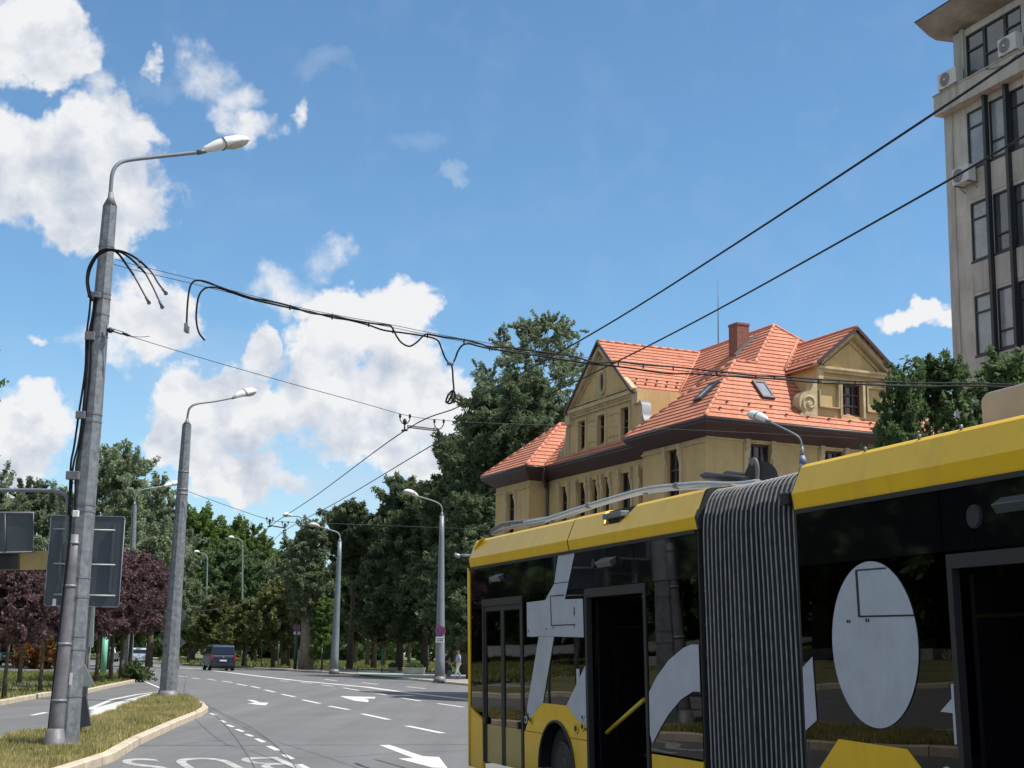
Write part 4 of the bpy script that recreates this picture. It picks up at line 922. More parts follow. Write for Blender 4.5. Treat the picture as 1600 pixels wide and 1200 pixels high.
# unseen trees added outside the frame so the bus windows mirror something dark
go = 'unseen park trees added to darken the bus glass reflections'
tO = tree('park_tree', (-38, 30, 0), 15, 6.5, 2.5, 'broad', 'leaf_dark', 81, 'unseen broad dark park tree added beyond the left picture edge, nearest the road', group=go, nclump=46, cr=1.9, nleaf=22000, ls=.5, trunk_r=.35)
for i, (x, y) in enumerate([(-47, 20), (-50, 33), (-44, 42), (-55, 48), (-48, 56), (-40, 12), (-36, 2), (-60, 25), (-62, 60), (-34, -8), (-31, 49), (-36, 57), (-33, 62), (-33, 40)]):
    put(tO, (x, y, 0), i*1.7, (.85+.07*(i % 5), 1.0+.07*(i % 5)), 'unseen broad dark park tree added beyond the left picture edge, '+['behind the first one', 'on the lawn', 'by the side street', 'far back', 'near the plum trees', 'abreast of the island', 'abreast of the camera', 'at the back of the lawn', 'farthest ahead', 'behind the camera', 'where the side street bends', 'past the side street', 'farthest along the side street', 'close to the plum row'][i], go)
# leaves at the left edge and the tree in front of the office building
tree('deciduous_tree', (at(-128, 600, 30).x, 30, .1), topz(0, 545, 30), 1.75, 4.9, 'round', 'leaf_mid', 91, 'tree whose leaves just touch the left picture edge', nclump=26, cr=.6, nleaf=14000, ls=.1, trunk_r=.12)
rt = 'dark leafy trees between the bus roof and the office building'
t_ = tree('deciduous_tree', spot(1475, 36), topz(1475, 570, 36), 1.75, 3.0, 'broad', 'leaf_dark', 92, 'dark leafy tree left of the office building, over the bus roof', group=rt, nclump=46, cr=.55, nleaf=30000, ls=.105, trunk_r=.14, sub=8)
put(t_, spot(1590, 37), 2.0, (1.1, 1.03), 'dark leafy tree in front of the office building', rt)
put(t_, spot(1425, 35), 4.0, (.62, .93), 'smaller dark leafy tree against the scrolled house gable', rt)
# ------------------------------------------------------------------ lamp posts
def lamp_head(parent, tip, root_, w=.34, h=.22, up=Vector((0, 0, 1)), scale=1.):
    """cobra head from root_ (arm end) to tip: housing on top, glass bowl under the outer half"""
    a, b = Vector(root_), Vector(tip); d = (b-a); L_ = d.length; d.normalize(); sx = d.cross(up).normalized(); u = sx.cross(d)
    prof = [(0, .16, .30, .30), (.08, .34, .55, .5), (.3, .75, .85, .62), (.55, 1, 1, .55), (.8, .9, .85, .45), (.94, .55, .5, .3), (1, .12, .15, .1)]
    secs = []
    for t, ww, hu, hd in prof:
        c = a+d*L_*t
        secs.append([c+sx*math.cos(q)*w/2*ww*scale+u*(math.sin(q)*h*.62*hu if math.sin(q) > 0 else math.sin(q)*h*.3*hd)*scale for q in np.linspace(0, 2*math.pi, 14, endpoint=False)])
    mb = MB(); mb.loft(secs); ho = mb.build('lamp_housing', M['lampwhite'], parent)
    secs = []
    for t, ww, hd in [(.46, .35, .1), (.52, .75, .35), (.65, .88, .52), (.8, .76, .5), (.92, .45, .3), (.965, .2, .1)]:
        c = a+d*L_*t-u*h*.05*scale; secs.append([c+sx*math.cos(q)*w/2*ww*.92*scale-u*abs(math.sin(q))*h*.62*hd*scale*(1 if math.sin(q) > 0 else .15) for q in np.linspace(0, 2*math.pi, 14, endpoint=False)])
    mb = MB(); mb.loft(secs); mb.build('lamp_bowl', M['lampglass'], parent)
    mb = MB(); mb.tube([a-d*.09, a+d*.06], .045*scale, 8); mb.build('socket', M['galv_dark'], parent); mb = MB(); cc = a+d*L_*.46
    mb.tube([cc+(sx*math.cos(q)*w*.49+u*math.sin(q)*h*(.60 if math.sin(q) > 0 else .2))*scale for q in np.linspace(0, 2*math.pi, 17)], .012*scale, 5); mb.build('clamp', M['galv_dark'], parent)
def post(mb, base, top, r0, r1, n=16, smooth=True, k=8):
    base, top = Vector(base), Vector(top); mb.tube([base.lerp(top, i/k) for i in range(k+1)], [r0+(r1-r0)*i/k for i in range(k+1)], n, smooth=smooth)
# lamp post 1: eight sided galvanised mast
Y1 = G(100, 1180)[1]
B1 = at(98, 1183, Y1); B1.z = .1; T1 = at(172, 322, Y1)
lp1 = empty('lamp_post', B1, 'thick eight sided galvanised lamp post strapped with cables, nearest on the traffic island', 'lamp post')
mb = MB(); post(mb, B1, T1, .215, .112, 8, False, 10); mb.tube([T1, T1+Vector((0, 0, .14)), T1+Vector((0, 0, .2))], [.112, .05, .04], 12)
off(mb, B1).build('mast', M['galv'], lp1)
arm = [at(172, 316, Y1), at(173.5, 290, Y1), at(176, 270, Y1), at(184, 257, Y1+.05), at(200, 250.5, Y1+.15), at(250, 244.5, Y1+.4), at(320, 237, Y1+.7)]
mb = MB(); mb.tube(smoothpts(arm, 5), .032, 10); mb.tube([arm[0]-Vector((0, 0, .05)), arm[0]+Vector((0, 0, .16))], .042, 10)
off(mb, B1).build('arm', M['polepaint'], lp1)
lamp_head(lp1, at(390, 219, Y1+1.0)-B1, at(316, 236.5, Y1+.68)-B1, .34, .24)
mb = MB(); post(mb, B1, B1.lerp(T1, .012), .24, .235, 8, False, 1); mb.tube([B1-Vector((0, 0, .1)), B1+Vector((0, 0, .09))], [.33, .24], 12); off(mb, B1).build('footing', M['galv_dark'], lp1)
axis = (T1-B1)
def on1(t, dx=0., dy=0.): p = B1.lerp(T1, t); return p+Vector((dx, dy, 0))
def r1(t): return .215+(.112-.215)*t
def tpx(y): return (1183-y)/(1183-322)
for y in (392, 470, 478, 505, 541, 668, 680, 812, 822, 925, 955, 1015, 1035, 1105):   # steel bands round the mast
    t = tpx(y); c = on1(t)-B1; mb = MB(); r_ = r1(t)+.007
    mb.tube([c-axis.normalized()*.014, c+axis.normalized()*.014], r_, 8, smooth=False); mb.build('strap', M['galv'] if y in (470, 505) else M['galv_dark'], lp1)
def clampbox(y, dx, w, h, m='galv_dark'):
    t = tpx(y); c = on1(t, dx, -r1(t)-.03)-B1; mb = MB(); mb.box(c.x-w/2, c.x+w/2, c.y-.03, c.y+.05, c.z-h/2, c.z+h/2); mb.build('cable_clamp', M[m], lp1, bevel=.01)
clampbox(476, -.08, .2, .09, 'galv'); clampbox(544, -.09, .15, .13); clampbox(672, -.12, .15, .12); clampbox(768, -.16, .2, .13)
wb = MB(); c = on1(tpx(828), -.05, -r1(.4)-.05)-B1; wb.box(c.x-.045, c.x+.045, c.y-.03, c.y+.03, c.z-.05, c.z+.05); wb.build('junction_box', M['white'], lp1, bevel=.008)
st = MB(); c = on1(tpx(1079), .085, -r1(.12)-.004)-B1; st.box(c.x-.022, c.x+.022, c.y, c.y+.003, c.z-.09, c.z+.09); st.build('sticker', M['white'], lp1)
# cables running down the mast, and the cut ones looping off it
for i, (dx, ph) in enumerate([(-.085, 0), (-.045, 1.3), (-.12, 2.4)]):
    pts = []
    for y, ex in [(470, 0), (505, .01), (545, -.01), (600, .01), (672, -.005), (720, -.02), (745, -.05), (770, -.05), (815, -.03), (830, -.03)]:
        t = tpx(y); pts.append(on1(t, dx*(1+.5*(1-t))+ex+.012*math.sin(y*.03+ph), -r1(t)-.022))
    mb = MB(); mb.tube(smoothpts(pts, 5), .017, 7); b_ = pts[-1]
    if i == 0: mb.tube(smoothpts([pts[-2], pts[-1], on1(tpx(840), -.13, -.2), on1(tpx(900), -.12, -.22), on1(tpx(1180), -.16, -.29)], 4), .02, 6)
    mb.build('mast_cable', M['rubber'], None); o = D.objects['mast_cable' if i == 0 else 'mast_cable.%03d' % i]
    tag(o, ['black cable clipped down the thick lamp post, reaching the ground', 'black cable clipped down the thick lamp post, nearest the mast axis', 'black cable clipped down the thick lamp post, leftmost of three'][i], 'cable', 'cables clipped to the thick lamp post')
M['redsleeve'] = mat('red brown heat shrink', (.06, .018, .016), .5); M['crimp'] = mat('tin cable lug', (.11, .11, .11), .5, .2)
def z9(x, y): return (120+x/6, 360+y/6)
loose = [[(150,660),(118,600),(100,500),(104,420),(125,340),(180,245),(240,198),(290,182),(350,192),(395,225),(440,285),(520,400),(570,485),(600,540),(655,640)],
         [(160,660),(128,600),(108,500),(112,420),(135,340),(190,245),(250,205),(310,186),(400,200),(480,245),(545,300),(590,345),(640,400),(670,450),(720,545),(782,680)],
         [(140,660),(110,590),(94,500),(96,420),(115,340),(170,245),(230,190),(290,176),(370,186),(450,205),(530,245),(600,295),(660,350),(710,405),(760,490),(812,560)]]
for i, L_ in enumerate(loose):
    n = len(L_); pts = [at(*z9(*p), Y1-.24-.04*i-max(0, k-7)*.035*(1+.5*i)) for k, p in enumerate(L_)]
    sp = smoothpts(pts, 5); root = empty('cut_cable', pts[0], ['cut black cable looping over the thick lamp post, innermost and shortest', 'cut black cable looping over the thick lamp post, middle one with the lowest end', 'cut black cable looping over the thick lamp post, outermost reaching farthest right'][i], 'cable', 'cut cables looping off the thick lamp post')
    k = len(sp); a = int(k*.80); mb = MB(); mb.tube(sp[:a+1], .0175, 8); off(mb, pts[0]).build('sheath', M['rubber'], root)
    mb = MB(); mb.tube(sp[a:], .0135, 8); off(mb, pts[0]).build('sleeve', M['redsleeve'], root)
    mb = MB(); d = (sp[-1]-sp[-2]).normalized(); mb.tube([sp[-1]-d*.03, sp[-1]+d*.05], .021, 8); mb.disc(sp[-1]+d*.08, (0, 1, 0), .032, .012, 12); off(mb, pts[0]).build('lug', M['crimp'], root)
    if i: mb = MB(); c = sp[int(k*.72)]; mb.tube([c-d*.03, c+d*.03], .027, 8); off(mb, pts[0]).build('clip', M['crimp'], root)
# bracket arm holding the span wire
def z4b(x, y): return (250+x/3.158, 400+y/3.158)
# second, thinner pipe beside the mast with the bent sign arm
B2 = at(83, 1188, Y1-.25); B2.z = .1; T2 = at(117, 836, Y1-.1)
pp = empty('pipe_post', B2, 'purplish grey steel pipe strapped to the left side of the thick lamp post', 'post')
mb = MB(); post(mb, B2, T2, .115, .10, 14); off(mb, B2).build('pipe', M['galv_dark'], pp)
mb = MB(); mb.tube([B2-Vector((0, 0, .08)), B2+Vector((0, 0, .05)), B2+Vector((0, 0, .3))], [.21, .17, .118], 12); off(mb, B2).build('footing', M['galv_dark'], pp)
for y in (850, 922, 1018, 1110): t = (1188-y)/(1188-836); c = B2.lerp(T2, t)-B2; mb = MB(); mb.tube([c-Vector((0, 0, .02)), c+Vector((0, 0, .02))], .122-.012*t, 14); mb.build('collar', M['polepaint'], pp)
arm = [at(103, 845, Y1+.2), at(105, 815, Y1+.2), at(106, 790, Y1+.2), at(103, 775, Y1+.2), at(92, 768.5, Y1+.25), at(70, 766.5, Y1+.35), at(40, 766, Y1+.5), at(-30, 766, Y1+.9)]
sb = empty('bracket', arm[0], 'bent grey pipe bracket reaching left from the strapped posts', 'bracket'); mb = MB(); mb.tube(smoothpts(arm, 4), .03, 8); off(mb, arm[0]).build('pipe', M['polepaint'], sb)
mb = MB(); mb.tube([arm[0]-Vector((0, 0, .05)), arm[0]+Vector((0, 0, .06))], .045, 10); off(mb, arm[0]).build('flange', M['galv'], sb)
# big grey panel, seen from behind
YS = 25.0
c0 = at(75, 805, YS); c1 = at(193, 805, YS); c2 = at(188, 949, YS); zt, zb = c0.z, c2.z; xl, xr = at(74, 880, YS).x, at(190.5, 880, YS).x
sp_ = empty('direction_sign', (xl, YS, zb), 'large dark grey back of a direction sign behind the thick lamp post', 'sign')
def roundrect(x0, x1, z0, z1, r):
    o = []
    for cx, cz, a0 in ((x1-r, z1-r, 0), (x0+r, z1-r, 90), (x0+r, z0+r, 180), (x1-r, z0+r, 270)):
        for q in range(0, 91, 18): o.append((cx+r*math.cos(R(a0+q)), cz+r*math.sin(R(a0+q))))
    return o
def plate(poly, Y, th, name, m, par, o3, edge=None):
    mb = MB(); mb.prism(poly, lambda a, z: Vector((a, Y, z))-o3, lambda a, z: Vector((a, Y+th, z))-o3); return mb.build(name, m, par)
o3 = Vector((xl, YS, zb)); plate(roundrect(xl, xr, zb, zt, .05), YS, .03, 'board', M['signback'], sp_, o3)
rim = roundrect(xl, xr, zb, zt, .05); mb = MB(); mb.tube([Vector((a, YS-.005, z))-o3 for a, z in rim+rim[:1]], .009, 4); mb.build('rim', M['polepaint'], sp_)
for px in (95, 175):
    mb = MB(); x = at(px, 880, YS).x; mb.box(x-.02-o3.x, x+.02-o3.x, -.05, -.006, .25, zt-zb-.1); mb.build('rail', M['signback'], sp_)
for py in (828, 882, 930):
    z = at(120, py, YS).z; mb = MB(); mb.tube([Vector((at(86, py, YS).x, YS-.08, z))-o3, Vector((at(182, py, YS).x, YS-.08, z))-o3], .016, 7); mb.build('crossbar', M['signgrey'], sp_)
mb = MB(); q = at(85, 941, YS); mb.box(q.x-.03-o3.x, q.x+.03-o3.x, -.008, -.002, q.z-.06-o3.z, q.z+.06-o3.z); mb.build('sticker', M['white'], sp_)
mb = MB(); 
for px in (118, 160): x = at(px, 950, YS+.1).x-o3.x; mb.tube([(x, .1, zt-zb-.1), (x, .1, -zb+.1)], .035, 8)
mb2 = MB(); x = at(139, 950, YS+.1).x-o3.x; mb2.tube([(x, .1, zt-zb-.1), (x, .1, -zb+.1)], .04, 10); mb2.build('post', M['galv_dark'], sp_)
# pale narrow sign and low plates behind the mast
def simple_sign(name, poly_px, Y, m, label, cat='sign', post_px=None, th=.02, postr=.025):
    P_ = [at(x, y, Y) for x, y in poly_px]; c = sum(P_, Vector())/len(P_); root = empty(name, (c.x, Y, 0), label, cat); o3 = Vector((c.x, Y, 0))
    mb = MB(); n = len(P_); mb.add([p-o3 for p in P_]+[p-o3+Vector((0, th, 0)) for p in P_], [tuple(range(n)), tuple(range(n, 2*n))[::-1]]+[(i, (i+1) % n, n+(i+1) % n, n+i) for i in range(n)])
    mb.build('plate', M[m], root)
    if post_px is not None:
        x = at(post_px, 1000, Y).x-o3.x; mb = MB(); mb.tube([(x, th+.03, max(p.z for p in P_)-.03), (x, th+.03, .05)], postr, 8); mb.build('post', M['galv_dark'], root)
    return root, o3
simple_sign('narrow_sign', [(137, 947), (147, 948), (144.5, 1011), (134.5, 1010)], 26.2, 'signgrey', 'pale grey narrow sign turned edge on behind the thick lamp post', post_px=139, th=.05)
simple_sign('triangle_sign', [(130.5, 1035), (148, 1071), (128, 1073), (112, 1071)], 24.2, 'signgrey', 'grey back of a triangular sign low beside the thick lamp post', post_px=129)
simple_sign('marker_board', [(124, 1086), (134, 1086), (141.5, 1134), (120, 1138), (112, 1120)], 22.6, 'signback', 'dark grey tapered board standing in the island grass', post_px=128, th=.06)
# boards at the left edge
r_, o3 = simple_sign('dark_board', [(-60, 801), (52.5, 801), (52.5, 862), (-60, 865)], 25.5, 'black', 'dark glossy board hanging at the left picture edge', post_px=-40, postr=.05)
M['gloss'] = mat('smoked panel', (.05, .055, .06), .22, 0, .3, 1.2); r_.children[0].data.materials[0] = M['gloss']
mb = MB(); pts = [at(x, y, 25.49)-o3 for x, y in [(-60, 801), (52.5, 801), (52.5, 862.5), (-60, 865)]]; mb.tube(pts+pts[:1], .02, 6); mb.build('rim', M['galv_dark'], r_)
mb = MB(); mb.tube([at(8, 801, 25.48)-o3, at(8, 863, 25.48)-o3], .01, 5); mb.build('joint', M['galv_dark'], r_)
simple_sign('black_box', [(-60, 866), (28, 864), (28, 889), (-60, 891)], 25.6, 'black', 'black box under the dark board at the left edge', 'box', th=.3)
M['tan'] = mat('tan sign board', (.30, .235, .10), .7, 0, .15, 2)  # plain tan with slight random variation
simple_sign('tan_board', [(30.5, 862.5), (75, 860), (74, 890), (29.5, 890.5)], 25.7, 'tan', 'tan board between the dark board and the grey sign panel', th=.04)
# lamp post 2
def simple_lamp(base_px, base_y, top_px, top_y, arm_px, head, label, r0, r1_, group=None, z0=.1, Y=None, ar=.035, hw=.36, hh=.30, n=8, m='galv', name='lamp_post', mirror_bits=True):
    Yb = Y or G(base_px, base_y, z0)[1]; b = at(base_px, base_y, Yb); b.z = z0; t = at(top_px, top_y, Yb)
    root = empty(name, b, label, 'lamp post', group); mb = MB(); post(mb, b, t, r0, r1_, n, n > 10, 8); mb.tube([t, t+Vector((0, 0, .12)), t+Vector((0, 0, .2))], [r1_, ar*1.6, ar*1.2], 10)
    off(mb, b).build('mast', M[m], root)
    pts = [at(x, y, Yb+dy) for x, y, dy in arm_px]; mb = MB(); mb.tube(smoothpts(pts, 5), ar, 8); off(mb, b).build('arm', M['polepaint'], root)
    lamp_head(root, at(head[0], head[1], Yb+head[2])-b, pts[-1]-b, hw, hh)
    mb = MB(); mb.tube([b-Vector((0, 0, .1)), b+Vector((0, 0, .25))], [r0*1.35, r0*1.05], 12); off(mb, b).build('footing', M['galv_dark'], root)
    return root, b, t, Yb
lp2, b2, t2, Y2 = simple_lamp(262, 1092, 292, 664, [(292, 662, 0), (293.5, 648, 0), (297, 637, 0), (308, 631, .1), (335, 627, .5), (366, 621, 1)], (401, 611, 1.5), 'grey lamp post standing on the far tip of the traffic island', .27, .14, n=10)
for y in (740, 768, 775):
    t = (1092-y)/(1092-664); c = b2.lerp(t2, t)-b2; mb = MB(); mb.tube([c-Vector((0, 0, .03)), c+Vector((0, 0, .03))], .275-.13*t, 10); mb.build('strap', M['galv_dark'], lp2)
lp3 = simple_lamp(200, 1058, 210, 790, [(210, 790, 0), (211, 778, 0), (214, 770, 0), (228, 764, .2), (256, 760, .8)], (280, 754, 1.6), 'slimmer grey lamp post between the panel and the second lamp post', .24, .13, n=10, Y=75, z0=0)
gr = 'lamp posts along the far pavement'
lp4, b4, t4, Y4 = simple_lamp(687, 1064, 690.5, 806, [(690.5, 806, 0), (690.5, 795, 0), (687, 788, 0), (676, 782.5, -.2), (653, 775.5, -.8)], (631.5, 767, -1.6), 'tall grey lamp post carrying a round no-stopping sign, nearest on the far pavement', .29, .125, gr, .13, hw=.55, hh=.34, ar=.045, n=12, m='polepaint')
lp5, b5, t5, Y5 = simple_lamp(522, 1051, 531, 846, [(531, 846, 0), (531, 838, 0), (527, 832, 0), (515, 828, -.3), (499, 823, -1)], (484, 819, -1.8), 'tall grey lamp post beside the cycle path, in front of the umbrella pine', .30, .14, gr, .13, hw=.6, hh=.36, ar=.055, n=12, m='polepaint')
simple_lamp(469, 1043, 471, 818, [(471, 818, 0), (471, 812, 0), (468, 807.5, 0), (462, 806.5, -.3), (456, 806.5, -.6)], (443, 804.5, -1.6), 'lamp post hidden in the poplar, only its arm and head showing', .3, .14, gr, .13, Y=160, hw=.9, hh=.55, ar=.07)
M['greenpole'] = mat('pale green pole paint', (.20, .26, .22), .6)
gg = 'thin pale green lamp masts in the distance'
simple_lamp(320, 1040, 324, 876, [(324, 876, 0), (324, 871, 0), (321, 866.5, 0), (316, 864.5, 0), (312, 863.5, -.4)], (304, 862, -1), 'thin green lamp mast between the second lamp post and the taller green mast', .1, .07, gg, .13, Y=150, hw=.6, hh=.35, ar=.05, m='greenpole')
simple_lamp(378, 1040, 379, 856, [(379, 856, 0), (379, 848, 0), (376, 843.5, 0), (370, 841, 0), (366, 841, -.4)], (358, 839.5, -1), 'taller thin green lamp mast above the street trees', .1, .07, gg, .13, Y=140, hw=.6, hh=.35, ar=.05, m='greenpole')
simple_lamp(255, 1040, 271, 888, [(271, 888, 0), (271, 882, 0), (270, 878.5, 0), (268, 877.5, 0), (266, 877.5, 0)], (258, 875.5, 0), 'small lamp half hidden by the second lamp post', .1, .07, gg, .0, Y=120, hw=.5, hh=.3, ar=.05, m='greenpole')
# lamp behind the bus, in front of the house
root, b_, t_, Yh = simple_lamp(1254, 1080, 1253.5, 712, [(1253.5, 712, 0), (1252.5, 700, 0), (1251, 688, 0), (1244, 680, 0), (1225, 670, .2), (1200, 658, .6)], (1169, 647, 1.2), 'street lamp behind the bus with its white head against the house wall', .10, .062, None, .1, Y=31, hw=.3, hh=.24, ar=.022, n=12, m='polepaint')
mb = MB(); c = at(1254, 715, 31)-b_; mb.tube([c-Vector((0, 0, .14)), c], .075, 10); mb.build('cap', mat('blue grey plastic cap', (.12, .17, .30), .5), root)
# sign plates on post 2, from behind
sg2 = empty('sign_cluster', (at(268, 1000, Y2+.5).x, Y2+.5, 0), 'grey backs of round and diamond signs half hidden by the second lamp post', 'signs'); o3 = Vector(sg2.location); Yq = Y2+.5
mb = MB(); mb.tube([(0, .06, at(268, 945, Yq).z), (0, .06, .05)], .03, 8); mb.build('post', M['galv_dark'], sg2)
def plt(pts, nm): mb = MB(); P_ = [at(x, y, Yq)-o3 for x, y in pts]; n = len(P_); mb.add(P_+[p+Vector((0, .02, 0)) for p in P_], [tuple(range(n)), tuple(range(n, 2*n))[::-1]]+[(i, (i+1) % n, n+(i+1) % n, n+i) for i in range(n)]); mb.build(nm, M['signgrey2'], sg2)
M['signgrey2'] = mat('matt grey sign back', (.13, .145, .155), .5, .3)
plt([(276+13.5*math.cos(q), 961+14*math.sin(q)) for q in np.linspace(0, 6.283, 24, endpoint=False)], 'round_plate')
plt([(270, 986), (290, 1004), (270, 1023), (250, 1004)], 'diamond_plate')
plt([(265.5+14.5*math.cos(q), 1041+13.5*math.sin(q)) for q in np.linspace(0, 6.283, 24, endpoint=False)], 'round_plate')
# no-stopping signs
M['signred'] = mat('sign red', (.30, .045, .07), .4); M['signblue'] = mat('sign blue', (.055, .065, .26), .4); M['greenpost'] = mat('dark green post', (.02, .075, .055), .5)
def nostop(px, py, rpx, Y, label, plate_px, postm=None, base=None):
    c = at(px, py, Y); r = rpx/FPX*Y; root = empty('no_stopping_sign', c, label, 'sign', 'round no-stopping signs'); fr = Vector((0, -1, 0))
    mb = MB(); mb.disc((0, 0, 0), fr, r, .04, 28); mb.build('plate', M['signred'], root)
    mb = MB(); mb.disc((0, -.025, 0), fr, r*.80, .012, 28); mb.build('field', M['signblue'], root)
    for a in (45, -45):
        mb = MB(); d = Vector((math.cos(R(a)), 0, math.sin(R(a)))); mb.bar(d*-r*.84+Vector((0, -.034-.003*(a > 0), 0)), d*r*.84+Vector((0, -.034-.003*(a > 0), 0)), .008, r*.2, up=(0, 1, 0)) if False else mb.bar(d*-r*.84+Vector((0, -.036-.004*(a > 0), 0)), d*r*.84+Vector((0, -.036-.004*(a > 0), 0)), r*.2, .006, up=(0, 1, 0)); mb.build('cross_bar', M['signred'], root)
    x0, y0, x1, y1 = plate_px; p = [at(a, b, Y)-c for a, b in ((x0, y0), (x1, y0), (x1, y1), (x0, y1))]
    mb = MB(); mb.box(p[0].x, p[1].x, -.02, .02, p[2].z, p[0].z); pl_ = mb.build('supplementary_plate', M['white'], root)
    w = p[1].x-p[0].x; h = p[0].z-p[2].z
    mb = MB()
    for k in range(4): xx = p[0].x+w*(.12+.21*k); mb.box(xx, xx+w*.12, -.026, -.021, p[2].z+h*.2, p[2].z+h*.5); mb.box(xx, xx+w*.15, -.026, -.021, p[2].z+h*.62, p[2].z+h*.8)
    mb.build('marks', M['black'], pl_)
    if postm:
        mb = MB(); mb.tube([(0, .1, r), (0, .1, base-c.z)], .14, 10); mb.build('post', M[postm], root)
    return root
nostop(688, 986, 8.2, Y4-.42, 'round red and blue no-stopping sign on the tall lamp post left of the bus', (681, 995, 694, 1004))
nostop(463.7, 981, 5.6, 118, 'round red and blue no-stopping sign on a dark green post near the poplar', (459, 987, 469, 991.5), 'greenpost', .12)
# ------------------------------------------------------------------ overhead wires
def wire(name, pts, r, m, label, cat, group=None, k=6, n=6, smooth=True):
    pts = [Vector(p) for p in pts]; sp = smoothpts(pts, k) if smooth else pts; mb = MB(); mb.tube(sp, r, n); off(mb, pts[0]); o = mb.build(name, M[m]); o.location = pts[0]; return tag(o, label, cat, group)
def Zp(x, y, z): g = G(x, y, z); return Vector((g[0], g[1], z))
HW = 5.55
p1 = [Zp(x, y, HW) for x, y in [(1800, -45), (1600, 83), (1473, 168), (1200, 348), (994, 480), (864, 556), (720, 634)]]; h1 = Zp(632, 673, HW); h1b = Zp(421, 823, 5.7)
p2 = [Zp(x, y, HW) for x, y in [(1800, 93), (1600, 213), (1413, 321), (1120, 484.5), (960, 567), (852, 618), (725, 673)]]; h2 = Zp(685, 690, HW); h2b = Zp(445, 829, 5.7)
wire('trolley_wire', p1+[h1, h1.lerp(h1b, .5)+Vector((0, 0, -.05)), h1b, at(402, 845, 62), at(380, 868, 85), at(340, 905, 120)], .0098, 'wire', 'upper left one of the two black contact wires over the road', 'wire', 'trolley contact wires')
wire('trolley_wire', p2+[h2, h2.lerp(h2b, .5)+Vector((0, 0, -.05)), h2b, at(418, 855, 62), at(395, 878, 85), at(350, 912, 120)], .0098, 'wire', 'lower right one of the two black contact wires over the road', 'wire', 'trolley contact wires')
# span wires
sA = at(173, 516, Y1-.1); Yh1 = h1.y
sw = [sA, at(300, 555, 22.4), at(450, 598, 23.0), at(560, 628, 23.4), at(635, 649, Yh1), at(686, 656, Yh1+.3), at(765, 661, 26), at(950, 667, 30), at(1120, 673.5, 34), at(1340, 685, 39.5)]
wire('span_wire', sw, .0055, 'steelwire', 'thin span wire from the thick lamp post over the road to the house', 'wire', 'span wires across the road')
sB = at(294, 768, Y2-.2); wire('span_wire', [sB, at(360, 792, Y2), at(417, 811, Y2), at(445, 815.5, Y2+.3), at(520, 818, Y2+5), at(600, 821, 58), at(765, 827.5, 62)], .009, 'steelwire', 'thin span wire from the second lamp post over the road', 'wire', 'span wires across the road')
wire('span_wire', [at(230, 1000-47, 60), at(330, 953, 80), at(400, 940, 110)], .01, 'steelwire', 'thin far span wire low across the trees behind the second lamp post', 'wire', 'span wires across the road')
wire('span_wire', [at(455, 881, 150), at(540, 881, 140), at(620, 880, 130), at(689, 884, Y4)], .014, 'steelwire', 'thin far span wire ending at the tall lamp post with the round sign', 'wire', 'span wires across the road')
# anchor with turnbuckle on the thick post
an = empty('span_anchor', sA, 'black turnbuckle anchor fixing the span wire to the thick lamp post', 'anchor')
mb = MB(); q = [at(*z9(*p), Y1-.12)-sA for p in [(285, 935), (345, 938), (430, 965), (520, 995)]]
mb.tube([q[0], q[1]], .03, 10); mb.tube([q[0]+(q[1]-q[0])*.3, q[0]+(q[1]-q[0])*.7], .045, 10); mb.build('insulator', M['black'], an)
mb = MB(); d = (q[2]-q[1]).normalized(); s_ = Vector((-d.z, 0, d.x))*.022; mb.bar(q[1]+s_, q[2]+s_, .012, .012); mb.bar(q[1]-s_, q[2]-s_, .012, .012); mb.bar(q[1]-s_, q[1]+s_, .014, .014); mb.bar(q[2]-s_, q[2]+s_, .014, .014); mb.build('turnbuckle', M['galv_dark'], an)
mb = MB(); mb.tube([q[2], q[2].lerp(q[3], .5), q[3]], [.022, .024, .006], 8); mb.tube([q[3], at(*z9(600, 1000), Y1-.1)-sA, at(*z9(685, 992), Y1-.1)-sA], .005, 5); mb.build('thimble', M['black'], an)
mb = MB(); mb.tube([q[0]-Vector((0, 0, .09)), q[0]+Vector((0, 0, .09))], .018, 8); mb.build('eye_bolt', M['galv_dark'], an)
# hangers
def hanger(tpx_, pbot, sc, label, px=None):
    ptop = at(*tpx_, pbot.y)
    r = empty('wire_hanger', pbot, label, 'hanger', 'hangers joining span wire and trolley wires'); H_ = max(.22, ptop.z-pbot.z)
    mb = MB(); mb.tube([Vector((0, 0, .0)), Vector((0, 0, .17*sc))], .014*sc, 6); mb.bar((-.05*sc, 0, .0), (.05*sc, 0, .012*sc), .03*sc, .03*sc); mb.build('clamp', M['black'], r)
    mb = MB(); mb.tube([Vector((0, 0, .10*sc)), Vector((0, 0, .15*sc)), Vector((0, 0, .2*sc))], [.02*sc, .04*sc, .02*sc], 8); mb.build('insulator', M['black'], r)
    mb = MB(); cy = H_-.10*sc
    mb.tube([(-.08*sc, 0, H_+.02*sc), (-.08*sc, 0, cy+.04*sc), (-.045*sc, 0, cy-.02*sc), (0, 0, cy-.04*sc), (.045*sc, 0, cy-.02*sc), (.08*sc, 0, cy+.04*sc), (.08*sc, 0, H_+.02*sc)], .009*sc, 6); mb.tube([(0, 0, .18*sc), (0, 0, cy-.03*sc)], .009*sc, 6)
    for sg in (-1, 1): mb.tube([(sg*.08*sc, 0, H_-.03*sc), (sg*.08*sc, 0, H_+.03*sc)], .02*sc, 8)
    mb.build('yoke', M['wire'], r); return r
hanger((635, 650), h1, 1.1, 'black hanger of the upper left contact wire, right of the tall cloud')
hanger((686, 658), h2, 1.1, 'black hanger of the lower right contact wire with a bulky clamp')
hanger((417, 810), Zp(421, 823, 5.7), 1.3, 'far left wire hanger above the green trees')
hanger((445, 816), Zp(445, 829, 5.7), 1.3, 'far right wire hanger above the green trees')
